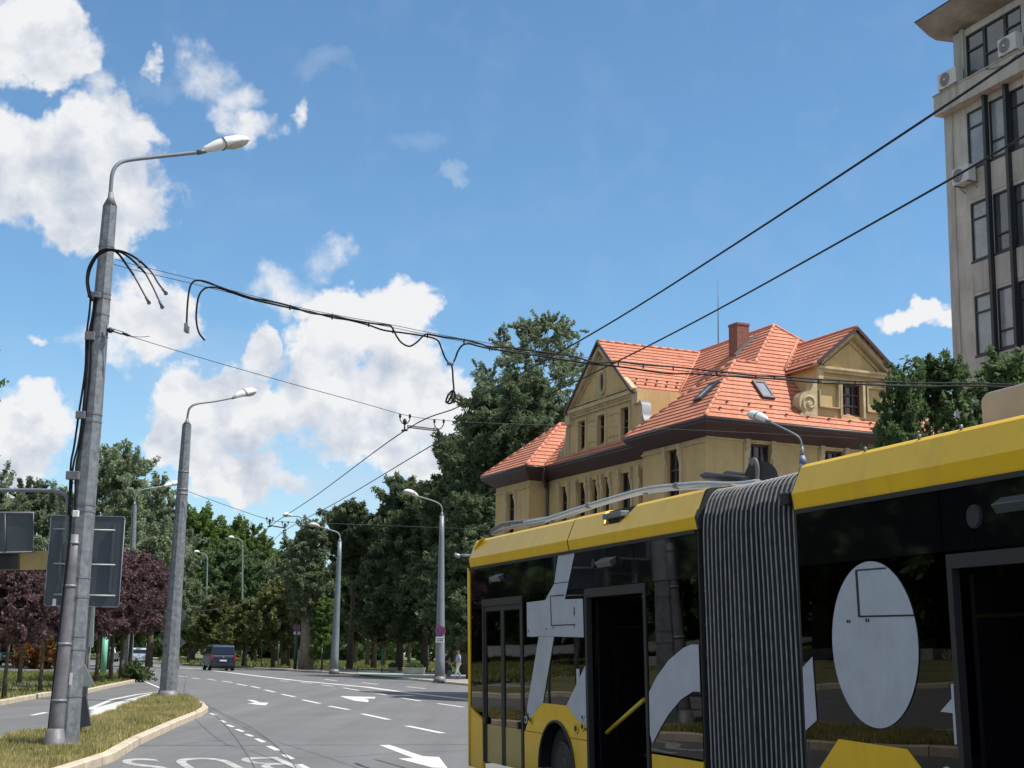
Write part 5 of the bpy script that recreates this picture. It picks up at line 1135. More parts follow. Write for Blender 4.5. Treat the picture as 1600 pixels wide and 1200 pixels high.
a, b = at(636, 665, Yh1), at(686, 671, Yh1+.2)
sp2 = MB(); sp2.tube([a, b], .011, 6); sp2.tube([a+Vector((0, 0, -.03)), b+Vector((0, 0, -.03))], .011, 6); off(sp2, a); o = sp2.build('spacer_rod', M['wire']); o.location = a; tag(o, 'black spacer rods between the two near wire hangers', 'rod')
a, b = at(421, 821, Y2), at(445, 825, Y2+.2); sp2 = MB(); sp2.tube([a, b], .02, 6); off(sp2, a); o = sp2.build('spacer_rod', M['wire']); o.location = a; tag(o, 'short spacer rod between the two far wire hangers', 'rod')
# feeder bundle
def Df(x): return 1/(.0457-(x-172)*7.4e-6)
def fpts(L_, dd=0.): return [at(x, y, Df(x)+dd) for x, y in L_]
gc = 'steel wires carrying the feeder cables'
wire('messenger_wire', fpts([(180,405),(215,415),(300,435.5),(345,449),(453,477),(519,491),(614,508),(668,519),(750,534),(895,556),(1120,579),(1336,595.5),(1440,598),(1700,605)]), .0055, 'steelwire', 'upper thin steel wire from the thick lamp post carrying the black feeder cables', 'wire', gc)
wire('messenger_wire', fpts([(178,413),(215,423),(300,443),(345,454),(453,480),(519,494),(614,512),(668,523),(750,538),(895,560),(1120,584),(1336,599),(1440,602),(1700,609)], .08), .0055, 'steelwire', 'lower thin steel wire from the thick lamp post carrying the black feeder cables', 'wire', gc)
cA = [(291.5,508),(292,495),(293,475),(296,452),(301,441),(310,438),(325,441),(345,449),(392,465),(420,470),(453,478),(485,489),(519,493),(545,499),(576,504.5),(605,508),(612,511),(620,526),(628,536),(640,541),(652,534),(660,526),(668,522),(690,526),(725,531),(750,537),(765,542),(795,543),(840,549),(900,558),(930,567),(966,565.5),(1005,570),(1060,574),(1120,580.5),(1181,587),(1220,588),(1267,592),(1336,596),(1390,597),(1440,598.5),(1530,599),(1700,606)]
cB = [(320,532),(311,520),(307,503),(307,485),(310,465),(316,454),(326,449),(345,451),(392,467),(453,481),(485,487),(519,496),(545,500),(576,508),(600,516),(630,520),(668,526),(684,532),(690,545),(695,558),(701,567),(706,569),(711,561),(715,550),(722,540),(732,537),(745,540),(765,544.5),(820,553),(855,558),(924,568.5),(960,572),(990,576),(1041,583.5),(1080,584),(1120,586.5),(1210,592),(1279,598),(1360,601),(1440,604),(1530,603),(1700,611)]
fa = wire('feeder_cable', fpts(cA, -.05), .0155, 'rubber', 'thick black feeder cable with a metal connector on its hanging left end', 'cable', 'thick black feeder cables', k=5, n=7)
fb_ = wire('feeder_cable', fpts(cB, .05), .0155, 'rubber', 'thick black feeder cable with a bare curled left end', 'cable', 'thick black feeder cables', k=5, n=7)
q0 = fpts(cA, -.05)[0]; mb = MB(); mb.box(-.035, .02, -.03, .03, -.11, .03); mb.box(-.01, .045, -.025, .035, -.13, -.02); mb.build('connector', M['galv'], fa, bevel=.006)
pe = [at(x, y, Df(706)) for x, y in [(705,568),(707,578),(708,595),(709,608),(706,616),(702,625),(698,629),(697,626),(700,618),(705,612),(709,611),(711,617),(709,624),(704,630),(699,630)]]
wire('hanging_cable', pe, .017, 'rubber', 'short black cable with a coiled eye hanging under the feeder cables', 'cable')
mb = MB(); c = at(703, 568, Df(706)); mb.tube([(-.05, 0, 0), (.06, 0, 0)], .035, 8); o = mb.build('cable_joint', M['galv_dark']); o.location = c; tag(o, 'dark splice joint where the hanging cable leaves the feeder cable', 'joint')
tie = [453, 519, 576, 614, 668, 725, 765, 855, 900, 966, 1005, 1052, 1120, 1181, 1210, 1279, 1336]
for i, x in enumerate(tie):
    y = np.interp(x, [p[0] for p in cA[10:]], [p[1] for p in cA[10:]]); c = at(x, y+2, Df(x)); mb = MB(); mb.tube([(0, 0, -.045), (0, 0, .03)], .014, 6); mb.tube([(0, 0, .02), (.01, 0, .07)], .004, 4)
    o = mb.build('cable_tie', M['wire']); o.location = c; tag(o, 'small dark tie holding the feeder cables to their steel wires', 'cable tie', 'ties along the feeder cables')
# ------------------------------------------------------------------ vehicles and people
M['navy'] = mat('navy blue car paint', (.012, .018, .05), .4, .0, coat=.1); M['carglass'] = mat('tinted car glass', (.012, .014, .017), .05, spec=.8); M['tyre'] = mat('tyre rubber', (.018, .018, .018), .85)
M['paleblue'] = mat('pale blue car paint', (.42, .50, .58), .3, .1, coat=.6); M['tealcar'] = mat('grey green car paint', (.16, .24, .22), .3, .1, coat=.5); M['darkcar'] = mat('dark car paint', (.02, .022, .025), .25, .2, coat=.6)
M['rim'] = mat('wheel rim alloy', (.35, .35, .36), .35, .7); M['taillight'] = mat('tail light red', (.35, .02, .015), .2); M['plate'] = mat('number plate', (.7, .7, .68), .5)
def car(name, loc, yaw, kind, paint, label, cat, L_, W_, H_):
    """x forward, y left; yaw turns +x"""
    root = empty(name, loc, label, cat); root.rotation_euler = (0, 0, yaw); van = kind == 'van'
    if van: low = [(-.5, .17), (-.5, .52), (-.488, .60), (.34, .58), (.48, .50), (.5, .42), (.5, .17)]; top = [(-.488, .60), (-.465, .93), (-.44, .985), (.16, 1.0), (.20, .97), (.36, .58)]
    else: low = [(-.5, .22), (-.505, .45), (-.49, .60), (.28, .60), (.46, .53), (.5, .42), (.5, .2)]; top = [(-.49, .60), (-.42, .90), (-.38, .97), (.02, 1.0), (.08, .97), (.26, .60)]
    def solid(prof, w0, w1, zsplit):
        mb = MB(); ys = [(-1, w0), (1, w0)]
        A_ = [Vector((x*L_, -W_/2*(w0 if z <= zsplit+.001 else w1), z*H_)) for x, z in prof]; B_ = [Vector((v.x, -v.y, v.z)) for v in A_]
        n = len(prof); mb.add(A_+B_, [tuple(range(n))[::-1], tuple(range(n, 2*n))]+[(i, (i+1) % n, n+(i+1) % n, n+i) for i in range(n)]); return mb
    solid(low, 1, 1, 1).build('body', M[paint], root, bevel=.05); cabin = solid(top, .985, .86 if van else .8, .6); cabin.build('cabin', M[paint], root, bevel=.05)
    def pane(nm, pts): mb = MB(); P_ = [Vector(p) for p in pts]; n_ = (P_[1]-P_[0]).cross(P_[2]-P_[0]).normalized(); c = Vector((0, 0, H_*.6)); n_ = n_ if n_.dot(P_[0]-c) > 0 else -n_; k = len(P_); mb.add([p+n_*.012 for p in P_]+[p-n_*.02 for p in P_], [tuple(range(k)), tuple(range(k, 2*k))[::-1]]+[(i, (i+1) % k, k+(i+1) % k, k+i) for i in range(k)]); mb.build(nm, M['carglass'], root)
    wt = (.86 if van else .8)*W_/2; wb = .985*W_/2
    def pt(x, z, sy): f_ = (z-.6)/(1-.6); w_ = wb+(wt-wb)*min(1, max(0, f_*1.05)); return (x*L_, sy*w_, z*H_)
    r0, r1_ = top[0], top[1]
    def lerp(a, b, t): return (a[0]+(b[0]-a[0])*t, a[1]+(b[1]-a[1])*t)
    a, b = lerp(r0, r1_, .12), lerp(r0, r1_, .9); pane('rear_window', [pt(*a, -.86), pt(*a, .86), pt(*b, .84), pt(*b, -.84)])
    a, b = lerp(top[-1], top[-2], .08), lerp(top[-1], top[-2], .92); pane('windscreen', [pt(*a, -.9), pt(*a, .9), pt(*b, .88), pt(*b, -.88)])
    for sy in (-1, 1):
        xs = [(-.44, -.20), (-.18, .06), (.08, .26)] if van else [(-.36, -.16), (-.14, .05), (.06, .17)]
        for k, (x0, x1) in enumerate(xs):
            last = k == 2; pane('side_window', [pt(x0, .63, sy), pt(x1+(.03 if last else 0), .63, sy), pt(x1-(.07 if last else 0), .92, sy), pt(x0+(.02 if k == 0 else 0), .92, sy)])
    for x in (-.32, .31):
        for sy in (-1, 1):
            c = Vector((x*L_, sy*(W_/2-.09), .33)); mb = MB(); mb.disc(c, (0, 1, 0), .33, .21, 22); w = mb.build('wheel', M['tyre'], root); mb = MB(); mb.disc(c+Vector((0, sy*.1, 0)), (0, 1, 0), .2, .03, 16); mb.build('rim', M['rim'], w)
    for sy in (-1, 1):
        mb = MB(); mb.box(-L_*.505-.004, -L_*.49, sy*W_*.47-.09, sy*W_*.47+.07 if sy < 0 else sy*W_*.47+.03, H_*(.42 if van else .46), H_*(.62 if van else .58)); mb.build('tail_light', M['taillight'], root)
        mb = MB(); mb.box(L_*.485, L_*.505, sy*W_*.36-.14, sy*W_*.36+.14, H_*.40, H_*.48); mb.build('headlight', M['lampwhite'], root)
        mb = MB(); mb.box(L_*.24, L_*.26, sy*(W_/2), sy*(W_/2+.18), H_*.6, H_*.7); mb.build('mirror', M[paint], root, bevel=.02)
    mb = MB(); mb.box(-L_*.507-.004, -L_*.5, -.26, .26, H_*.36, H_*.36+.12); mb.build('number_plate', M['plate'], root)
    mb = MB(); mb.box(-L_*.515, -L_*.49, -W_*.47, W_*.47, H_*.17, H_*.27); mb.build('bumper', M['darkcar'] if van else M[paint], root, bevel=.03)
    mb = MB(); mb.disc((-L_*.502, 0, H_*.53), (1, 0, 0), .07, .012, 14); mb.build('badge', M['rim'], root)
    mb = MB(); mb.box(-L_*.48, L_*.47, -W_*.42, W_*.42, .16, H_*.24); mb.build('underbody', M['black'], root)
    return root
Yv = 110; pv = at(331, 1047, Yv); car('van', (pv.x, Yv+2.4, 0), R(109), 'van', 'navy', 'dark navy blue passenger van driving away, seen from behind on the far lanes', 'van', 4.9, 1.9, 1.95)
car('car', (at(212, 1030, 150).x, 152, 0), R(99), 'suv', 'paleblue', 'pale blue hatchback driving away between the plum trees and second lamp post', 'car', 4.2, 1.8, 1.6)
car('car', (at(170, 1030, 160).x, 160, 0), R(100), 'suv', 'tealcar', 'grey green car farther up the street behind the plum trunks', 'car', 4.3, 1.8, 1.6)
car('car', (at(13, 1030, 108).x, 108, .1), R(-60), 'suv', 'darkcar', 'dark parked car with a bright windscreen at the left picture edge', 'car', 4.5, 1.85, 1.55)
M['skin'] = mat('skin', (.38, .22, .15), .6); M['shirtblue'] = mat('light blue shirt', (.30, .42, .60), .8); M['trouserwhite'] = mat('white trousers', (.62, .62, .60), .8); M['hair'] = mat('dark hair', (.02, .015, .012), .7); M['shirtdark'] = mat('dark clothing', (.035, .035, .05), .8)
def person(loc, yaw, shirt, trs, label, s=1., stride=.22):
    """one continuous skinned body; clothing and hair are its children"""
    root = empty('person', loc, label, 'person'); root.rotation_euler = (0, 0, yaw); root.scale = (s,)*3
    def skin(name, V, E_, rad, m, par, rootv=0):
        me = D.meshes.new(name); me.from_pydata([Vector(v) for v in V], E_, []); o = D.objects.new(name, me); col.objects.link(o); o.parent = par; CH.setdefault(par.name, []).append(o)
        md = o.modifiers.new('skin', 'SKIN'); 
        for i, r in enumerate(rad): me.skin_vertices[0].data[i].radius = (r, r) if not isinstance(r, tuple) else r
        me.skin_vertices[0].data[rootv].use_root = True; md.use_smooth_shade = True; o.modifiers.new('sub', 'SUBSURF').render_levels = 2; me.materials.append(m); return o
    f, b = stride, -stride
    V = [(0,0,.93),(0,0,1.12),(0,0,1.36),(0,0,1.47),(0,0,1.55),(.015,0,1.66),(0,0,1.74), (0,.1,.9),(f*.45,.1,.5),(f,.1,.09),(f+.14,.1,.03), (0,-.1,.9),(b*.3+.06,-.1,.5),(b,-.1,.12),(b+.12,-.1,.03),
         (0,.19,1.39),(-.05,.25,1.12),(.03,.27,.88),(.06,.27,.78), (0,-.19,1.39),(.08,-.25,1.12),(.2,-.27,.93),(.26,-.27,.86)]
    E_ = [(0,1),(1,2),(2,3),(3,4),(4,5),(5,6),(0,7),(7,8),(8,9),(9,10),(0,11),(11,12),(12,13),(13,14),(2,15),(15,16),(16,17),(17,18),(2,19),(19,20),(20,21),(21,22)]
    rad = [(.14,.11),(.13,.10),(.15,.11),.055,.06,.095,.06,.085,.06,.042,.04,.085,.06,.042,.04,.055,.042,.032,.03,.055,.042,.032,.03]
    skin('body', V, E_, rad, M['skin'], root)
    V = [(0,0,.92),(0,0,1.12),(0,0,1.36),(0,0,1.44),(0,.2,1.39),(-.04,.245,1.14),(0,-.2,1.39),(.06,-.245,1.14)]; skin('shirt', V, [(0,1),(1,2),(2,3),(2,4),(4,5),(2,6),(6,7)], [(.17,.13),(.15,.12),(.175,.13),.075,.072,.062,.072,.062], M[shirt], root)
    V = [(0,0,1.0),(0,.1,.88),(f*.45,.1,.5),(f,.1,.12),(0,-.1,.88),(b*.3+.06,-.1,.5),(b,-.1,.15)]; skin('trousers', V, [(0,1),(1,2),(2,3),(0,4),(4,5),(5,6)], [(.16,.125),.105,.08,.068,.105,.08,.068], M[trs], root)
    skin('hair', [(-.02,0,1.68),(-.01,0,1.76)], [(0,1)], [.10,.085], M['hair'], root)
    mb = MB(); mb.box(.09, .125, -.012, .012, 1.63, 1.67); mb.build('nose', M['skin'], root)
    return root
person((at(716, 1040, 88).x, 88, .13), R(200), 'shirtblue', 'trouserwhite', 'person in a light blue shirt and white trousers walking on the far pavement')
person((at(697.5, 1040, 96).x, 96, .13), R(20), 'shirtdark', 'shirtdark', 'person in dark clothing standing in the tree shade by the lamp post', .98, .05)
# planters, bollards, rubbish and small posts on the far pavement
def planter(px0, px1, y0, y1, label, Y):
    a = at(px0, y1, Y); b = at(px1, y1, Y); root = empty('planter', (a.x, Y, .13), label, 'planter', 'concrete planters on the far pavement'); w = b.x-a.x; h = (y1-y0)/FPX*Y
    secs = [[(-.0+i*0, 0, 0)] for i in range(0)]; mb = MB(); mb.loft([[(e, e, z), (w-e, e, z), (w-e, 1.1-e, z), (e, 1.1-e, z)] for e, z in ((.12, 0), (0, h*.9), (0, h), (.1, h), (.12, h-.1))], smooth=False); mb.build('box', M['concrete'], root)
    rng = np.random.default_rng(int(px0)); u = unit(rng, 900); u[:, 2] = abs(u[:, 2]); leaf_obj('foliage', np.array([w/2, .55, h])+u*np.array([w*.42, .45, .35])*rng.random((900, 1))**.4, .12, rng, M['leaf_dark'], root, 1.5, .3)
planter(605, 620, 1040, 1047.5, 'small square concrete planter by the cycle path', 112)
planter(628, 664, 1040, 1050, 'long concrete planter left of the tall lamp post', 104)
planter(694, 706, 1043, 1052, 'small planter between lamp post and bus', 98)
def bollard(px, Y, h, label, m='greenpost'):
    root = empty('park_post', (at(px, 1040, Y).x, Y, .1), label, 'post', 'slim posts along the park edge'); mb = MB(); mb.tube([(0, 0, 0), (0, 0, h*.93)], .05, 8); mb.build('shaft', M[m], root); mb = MB(); mb.tube([(0, 0, h*.93), (0, 0, h*.97), (0, 0, h)], [.075, .075, .02], 8); mb.build('cap', M[m], root)
for i, (px, Y, h) in enumerate([(384, 128, 2.2), (408, 126, 2.4), (434, 124, 2.3), (502, 116, 2.0), (597, 108, 1.8)]): bollard(px, Y, h, 'slim green post at the park edge, '+['left of the brownish street tree', 'under the small street trees', 'left of the green sign post', 'right of the poplar trunk', 'left of the small planter'][i])
# street furniture glimpsed between the plum trunks
r = empty('info_post', (at(163, 1022, 80).x, 80, .1), 'pale green advertising post among the plum trunks', 'post'); mb = MB(); mb.tube([(0, 0, 0), (0, 0, 2.1)], .16, 12); mb.build('shaft', mat('pale green plastic', (.16, .42, .30), .5), r); mb = MB(); mb.tube([(0, 0, 2.1), (0, 0, 2.2)], [.2, .05], 12); mb.build('cap', M['galv_dark'], r)
r = empty('street_sign', (at(230, 1022, 130).x, 130, 0), 'small white sign on a thin post left of the second lamp post', 'sign'); mb = MB(); mb.tube([(0, 0, 0), (0, 0, 1.9)], .04, 8); mb.build('post', M['galv'], r); mb = MB(); mb.box(-.14, .14, -.03, 0, 1.7, 2.0); mb.build('plate', M['white'], r)
r = empty('fence', (at(-60, 1040, 100).x, 100, .1), 'low dark green rail fence behind the plum trees', 'fence'); mb = MB(); x1 = at(75, 1040, 100).x-r.location.x
for z in (.5, .95): mb.tube([(0, 0, z), (x1, 0, z)], .03, 6)
mb.build('rails', M['greenpost'], r)
for k in range(6): mb = MB(); mb.tube([(x1*k/5, 0, 0), (x1*k/5, 0, 1.05)], .04, 6); mb.build('post', M['greenpost'], r)
# shelter and low wall out of frame, mirrored by the bus
r = empty('low_wall', (-34, 33, 0), 'low pale wall beyond the left picture edge', 'wall'); mb = MB(); mb.bar((-8, -12, .25), (6, 14, .25), .3, .5); mb.build('wall', M['concrete'], r)
# ------------------------------------------------------------------ articulated bus
db = ray(0, 1012); db = db/np.linalg.norm(db); dh_ = np.array([db[0], db[1], 0]); dh_ /= np.linalg.norm(dh_); nb_ = np.array([dh_[1], -dh_[0], 0])
kq = .033; upb = math.cos(kq)*np.array([0, 0, 1.])-math.sin(kq)*nb_; upb -= (upb@db)*db; upb /= np.linalg.norm(upb); nn = np.cross(db, upb); nn /= np.linalg.norm(nn)
Ob = CAM+nb_*6.05-np.array([0, 0, CAMH])
bus = empty('articulated_bus', (0, 0, 0), 'yellow articulated trolleybus with black windows and white lettering, filling the right foreground', 'bus')
bus.matrix_world = Matrix(((-db[0], nn[0], upb[0], Ob[0]), (-db[1], nn[1], upb[1], Ob[1]), (-db[2], nn[2], upb[2], Ob[2]), (0, 0, 0, 1)))
def bp(px, py, y=0.):
    """where the sight line of a pixel meets the plane y inside the bus side -> (t, z)"""
    P = hit(px, py, Ob+nn*y, nn)-Ob; return float(P@db), float(P@upb)
def yellowmat():
    m = mat('yellow bus paint', (.86, .52, .005), .36, 0, .03, 1.5, spec=.35, coat=.15); nt = m.node_tree; N = nt.nodes; L = nt.links; b = N['Principled BSDF']
    tc = N.new('ShaderNodeTexCoord'); mp = N.new('ShaderNodeMapping'); mp.inputs['Scale'].default_value = (1.2, 1.2, .35); L.new(tc.outputs['Object'], mp.inputs[0])
    n = N.new('ShaderNodeTexNoise'); n.inputs['Scale'].default_value = 3.2; n.inputs['Detail'].default_value = 8; n.inputs['Roughness'].default_value = .7; L.new(mp.outputs[0], n.inputs['Vector'])
    r = N.new('ShaderNodeValToRGB'); L.new(n.outputs['Fac'], r.inputs[0]); r.color_ramp.elements[0].position = .50; r.color_ramp.elements[1].position = .80; r.color_ramp.elements[0].color = (0, 0, 0, 1); r.color_ramp.elements[1].color = (.34, .34, .34, 1)
    old = b.inputs['Base Color'].links[0].from_socket; mx = N.new('ShaderNodeMix'); mx.data_type = 'RGBA'; L.new(r.outputs[0], mx.inputs['Factor']); L.new(old, mx.inputs['A']); mx.inputs['B'].default_value = (.30, .22, .07, 1); L.new(mx.outputs['Result'], b.inputs['Base Color'])
    n2 = N.new('ShaderNodeTexNoise'); n2.inputs['Scale'].default_value = 1.3; n2.inputs['Detail'].default_value = 1; L.new(tc.outputs['Object'], n2.inputs['Vector']); bp = N.new('ShaderNodeBump'); bp.inputs['Strength'].default_value = .12; bp.inputs['Distance'].default_value = .05; L.new(n2.outputs['Fac'], bp.inputs['Height']); L.new(bp.outputs[0], b.inputs['Normal']); L.new(bp.outputs[0], b.inputs['Coat Normal'])
    return m
M['yellow'] = yellowmat()
M['busblack'] = mat('black gloss bus panel', (.006, .006, .007), .035, spec=.5)
M['busframe'] = mat('black door rubber', (.022, .022, .023), .55)
M['decal'] = mat('light grey vinyl', (.44, .48, .54), .4, 0, .09, 3.5)
M['businner'] = mat('dark grey bus interior', (.12, .12, .12), .7); M['seat'] = mat('grey blue bus seat', (.06, .08, .14), .8)
M['handrail'] = mat('yellow handrail', (.62, .45, .02), .35); M['foldedge'] = mat('dusty grey rubber bead', (.27, .27, .265), .6, 0, .3, 9); M['fold'] = mat('black bellows cloth', (.020, .021, .022), .75, 0, .2, 6)
M['poletube'] = mat('pale grey pole tube', (.38, .43, .46), .35, .5, .1, 5); M['beige'] = mat('beige roof unit', (.42, .37, .32), .6, 0, .08, 3); M['mud'] = mat('wheel grime', (.05, .045, .04), .8)
def busglass():
    m = D.materials.new('tinted bus glass'); m.use_nodes = True; nt = m.node_tree; N = nt.nodes; L = nt.links
    for n in list(N): N.remove(n)
    o = N.new('ShaderNodeOutputMaterial'); t = N.new('ShaderNodeBsdfTransparent'); t.inputs[0].default_value = (.13, .14, .145, 1)
    g = N.new('ShaderNodeBsdfGlossy'); g.inputs['Roughness'].default_value = .012; g.inputs[0].default_value = (.8, .8, .8, 1); fr = N.new('ShaderNodeFresnel'); fr.inputs[0].default_value = 1.52
    tc = N.new('ShaderNodeTexCoord'); n = N.new('ShaderNodeTexNoise'); n.inputs['Scale'].default_value = .9; n.inputs['Detail'].default_value = 1; L.new(tc.outputs['Object'], n.inputs['Vector']); b = N.new('ShaderNodeBump'); b.inputs['Strength'].default_value = .06; b.inputs['Distance'].default_value = .04; L.new(n.outputs['Fac'], b.inputs['Height']); L.new(b.outputs[0], g.inputs['Normal'])
    ms = N.new('ShaderNodeMixShader'); L.new(fr.outputs[0], ms.inputs[0]); L.new(t.outputs[0], ms.inputs[1]); L.new(g.outputs[0], ms.inputs[2]); L.new(ms.outputs[0], o.inputs[0]); return m
M['busglass'] = busglass()
T = lambda t, y, z: (-t, y, z)
def slab(poly, y0, y1, name, m, par=bus, bevel=0):
    mb = MB(); mb.prism(poly, lambda t, z: T(t, y0, z), lambda t, z: T(t, y1, z)); return mb.build(name, M[m], par, bevel=bevel)
def rect(t0, t1, z0, z1): return [(t0, z0), (t1, z0), (t1, z1), (t0, z1)]
def z1_(x, y): return bp(720+x/2.608, 740+y/2.608)
def z3_(x, y): return bp(1240+x/4, 600+y/4)
def z4_(x, y): return bp(1240+x/3.4278, 850+y/3.4278)
W = 2.55
# window band glass: rear section and front section (openings left for the doors)
TR, TB0, TB1, TF = 18.60, 11.80, 10.04, -.9
D4 = (16.50, 18.05, .28, 2.355); D3 = (12.93, 14.50, .28, 2.36); D2 = (6.55, 8.10, .28, 2.345); D1 = (.2, 1.5, .28, 2.345)
def glaze(t0, t1, z0, z1, nm='window', m='busglass', y=.0): return slab(rect(t0, t1, z0, z1), y, y+.008, nm, m)
e = .006
for t0, t1, z0, z1 in [(18.06+e, TR, .9, 2.36), (16.50-e-1.99, 16.50-e, .93, 2.36), (TB0, 12.93-e, .74, 2.36)]: glaze(t0, t1, z0, z1)
for t0, t1 in [(D2[1]+e, TB1-.02), (D1[1]+e, 3.9), (3.92, D2[0]-e)]: glaze(t0, t1, .74, 2.36)
glaze(TF+.05, D1[0]-e, .95, 2.36)
# black panels over windows and doors
for t0, t1 in [(TR-.0, 17.25), (17.235, 15.75), (15.735, 13.2), (13.185, TB0)]: slab(rect(t1, t0, 2.366, 2.80), 0, .02, 'upper_panel', 'busblack')
for t0, t1 in [(TB1-.02, 8.155), (8.135, 5.6), (5.585, 2.9), (2.885, TF)]: slab(rect(t1, t0, 2.366, 2.82), 0, .02, 'upper_panel', 'busblack')
# yellow lower body
slab([(18.62, .17), (18.62, .96), (18.09, .80), (18.07, .17)], -.006, .03, 'side_panel', 'yellow')
def arc(tc_, zc, r, a0, a1, n=14): return [(tc_+r*math.cos(R(a0+(a1-a0)*k/n)), zc+r*math.sin(R(a0+(a1-a0)*k/n))) for k in range(n+1)]
WT = 15.42; WZ = .36; AR = .56
slab([(16.48, .17), (16.48, .744)]+[(WT+AR+.0, .744)] + [q for q in arc(WT, WZ, AR, 43, 0)][:0] + [(WT+.405, .744)]+arc(WT, WZ, AR, 43.5, 0, 8)+[(WT+AR, .17)], -.006, .03, 'side_panel', 'yellow')
slab([(WT-AR, .17)]+arc(WT, WZ, AR, 180, 136.5, 8)+[(WT-.405, .744), (14.52, .744), (14.52, .17)], -.006, .03, 'side_panel', 'yellow')
slab([(16.444, .752), (16.354, .861), (15.93, 1.063), (15.832, 1.094), (15.091, 1.094), (14.688, .913), (14.485, .821), (14.505, .752)]+[(WT-.40, .752)]+arc(WT, WZ, AR, 135.5, 44.5, 12)+[(WT+.40, .752)], -.007, .03, 'wheel_arch_panel', 'yellow')
slab(rect(11.8, 12.88, .17, .718), -.006, .03, 'side_panel', 'yellow')
slab(rect(8.13, 10.0, .17, .735), -.006, .03, 'side_panel', 'yellow')
slab([(9.93, .74), (9.549, 1.051), (8.683, 1.034), (8.30, .74)], -.007, .03, 'side_panel', 'yellow')
slab(rect(1.55, 6.5, .17, .735), -.006, .03, 'side_panel', 'yellow'); slab(rect(TF, .15, .17, .94), -.006, .03, 'side_panel', 'yellow')
# pillar at the tail, rear wall, far side, floor, ceiling, inner lining
mb = MB(); mb.tube([T(18.62, .01, .18), T(18.62, .01, 1.4), T(18.625, .01, 2.8)], .035, 8); mb.build('corner_pillar', M['yellow'], bus)
def tail():
    mb = MB(); sec = []
    for z, b in ((.2, .0), (1.2, .0), (2.2, .03), (2.8, .08), (3.05, .16), (3.17, .4)):
        sec.append([T(18.64-b-.0*u_, .02+u_*(W-.04), z) if 0 < i < 6 else T(18.60-b, .02+u_*(W-.04), z) for i, u_ in enumerate((0, .05, .2, .5, .8, .95, 1))])
    mb.loft(sec, caps=False, closed=False); mb.build('rear_wall', M['yellow'], bus, recalc=False)
    slab_ = MB(); slab_.box(-18.70, -18.645, .35, W-.35, 1.3, 2.5); slab_.build('rear_window', M['busblack'], bus)
tail()
for t0, t1 in ((TB0, 18.58), (TF, TB1)):
    mb = MB(); mb.box(-t1, -t0, W-.03, W, .3, .85); mb.build('far_side', M['yellow'], bus)
    mb = MB(); mb.box(-t1, -t0, W-.02, W-.01, .86, 2.4); mb.build('far_windows', M['busglass'], bus)
    mb = MB(); mb.box(-t1, -t0, W-.05, W, 2.41, 2.9); mb.build('far_side', M['yellow'], bus)
    k = int((t1-t0)/1.5)
    for i in range(k+1): mb = MB(); t = t0+.08+(t1-t0-.16)*i/k; mb.box(-t-.06, -t+.06, W-.06, W-.025, .86, 2.4); mb.build('far_pillar', M['busframe'], bus)
    mb = MB(); mb.box(-t1, -t0, .05, W-.05, .30, .36); mb.build('floor', M['businner'], bus)
    mb = MB(); mb.box(-t1, -t0, .12, W-.08, 2.42, 2.46); mb.build('ceiling', M['businner'], bus)
mb = MB(); mb.box(-18.4, -18.3, .1, W-.1, .36, 2.4); mb.build('bulkhead', M['businner'], bus); mb = MB(); mb.box(-11.75, -11.7, .05, .35, .36, 2.4); mb.build('bulkhead', M['businner'], bus)
mb = MB(); mb.box(.86, .9, .03, W-.03, .3, 2.9); mb.build('front_wall', M['busblack'], bus)
# yellow roof coves: real folded sheet
def cove(t0, t1, zb, zc, zt, name, notch=None):
    prof = [(.0, zb), (-.022, zc), (.075, zt-.035), (.10, zt-.012), (.14, zt), (.5, zt+.02), (W-.5, zt+.02), (W-.1, zt-.01), (W+.02, zc), (W, zb)]
    mb = MB(); ts = [t0, t1] if notch is None else [t0, notch[0], notch[1], notch[2], notch[3], t1]; secs = []
    for i, t in enumerate(ts):
        pr = list(prof)
        if notch and i in (2, 3): c = notch[4]; pr = [(y, min(z, c)) if k in (2, 3, 4) else (y, z) for k, (y, z) in enumerate(pr)]; pr[2] = (.02, c); pr[3] = (.10, c-.02); pr[4] = (.30, c-.04)
        secs.append([T(t, y, z) for y, z in pr])
    mb.loft(secs, smooth=False, caps=False, closed=False); return mb.build(name, M['yellow'], bus, recalc=False)
cove(TB0-.06, 14.93, 2.80, 2.915, 3.185, 'roof_cove', (13.28, 13.56, 13.99, 14.10, 3.01)); cove(14.955, 18.56, 2.80, 2.92, 3.18, 'roof_cove')
cove(5.0, TB1, 2.82, 2.952, 3.20, 'roof_cove'); cove(TF, 4.985, 2.82, 2.952, 3.20, 'roof_cove')
mb = MB(); mb.prism([(0, 2.80), (-.022, 2.915), (.08, 3.15), (.14, 3.18), (.5, 3.2), (.5, 2.8)], lambda y, z: T(18.56, y, z), lambda y, z: T(18.60, y+.01, z-.01)); mb.build('roof_end_cap', M['yellow'], bus)
mb = MB(); mb.prism([(0, 2.80), (-.024, 2.915), (.08, 3.15), (.14, 3.185), (W-.1, 3.185), (W, 2.8)], lambda y, z: T(TB0-.07, y, z-.0), lambda y, z: T(TB0-.03, y, z-.0)); mb.build('section_edge', M['busframe'], bus)
mb = MB(); mb.prism([(.005, .2), (.005, 2.80), (-.019, 2.95), (.08, 3.17), (.14, 3.195), (W-.1, 3.195), (W, 2.8), (W, .2)], lambda y, z: T(TB1+.02, y, z), lambda y, z: T(TB1-.015, y, z-.004)); mb.build('section_edge', M['busframe'], bus)
mb = MB(); mb.box(*[-(TB0+.02), -(TB0-.03)], .006, .05, .2, 2.8); mb.build('section_edge', M['busframe'], bus)
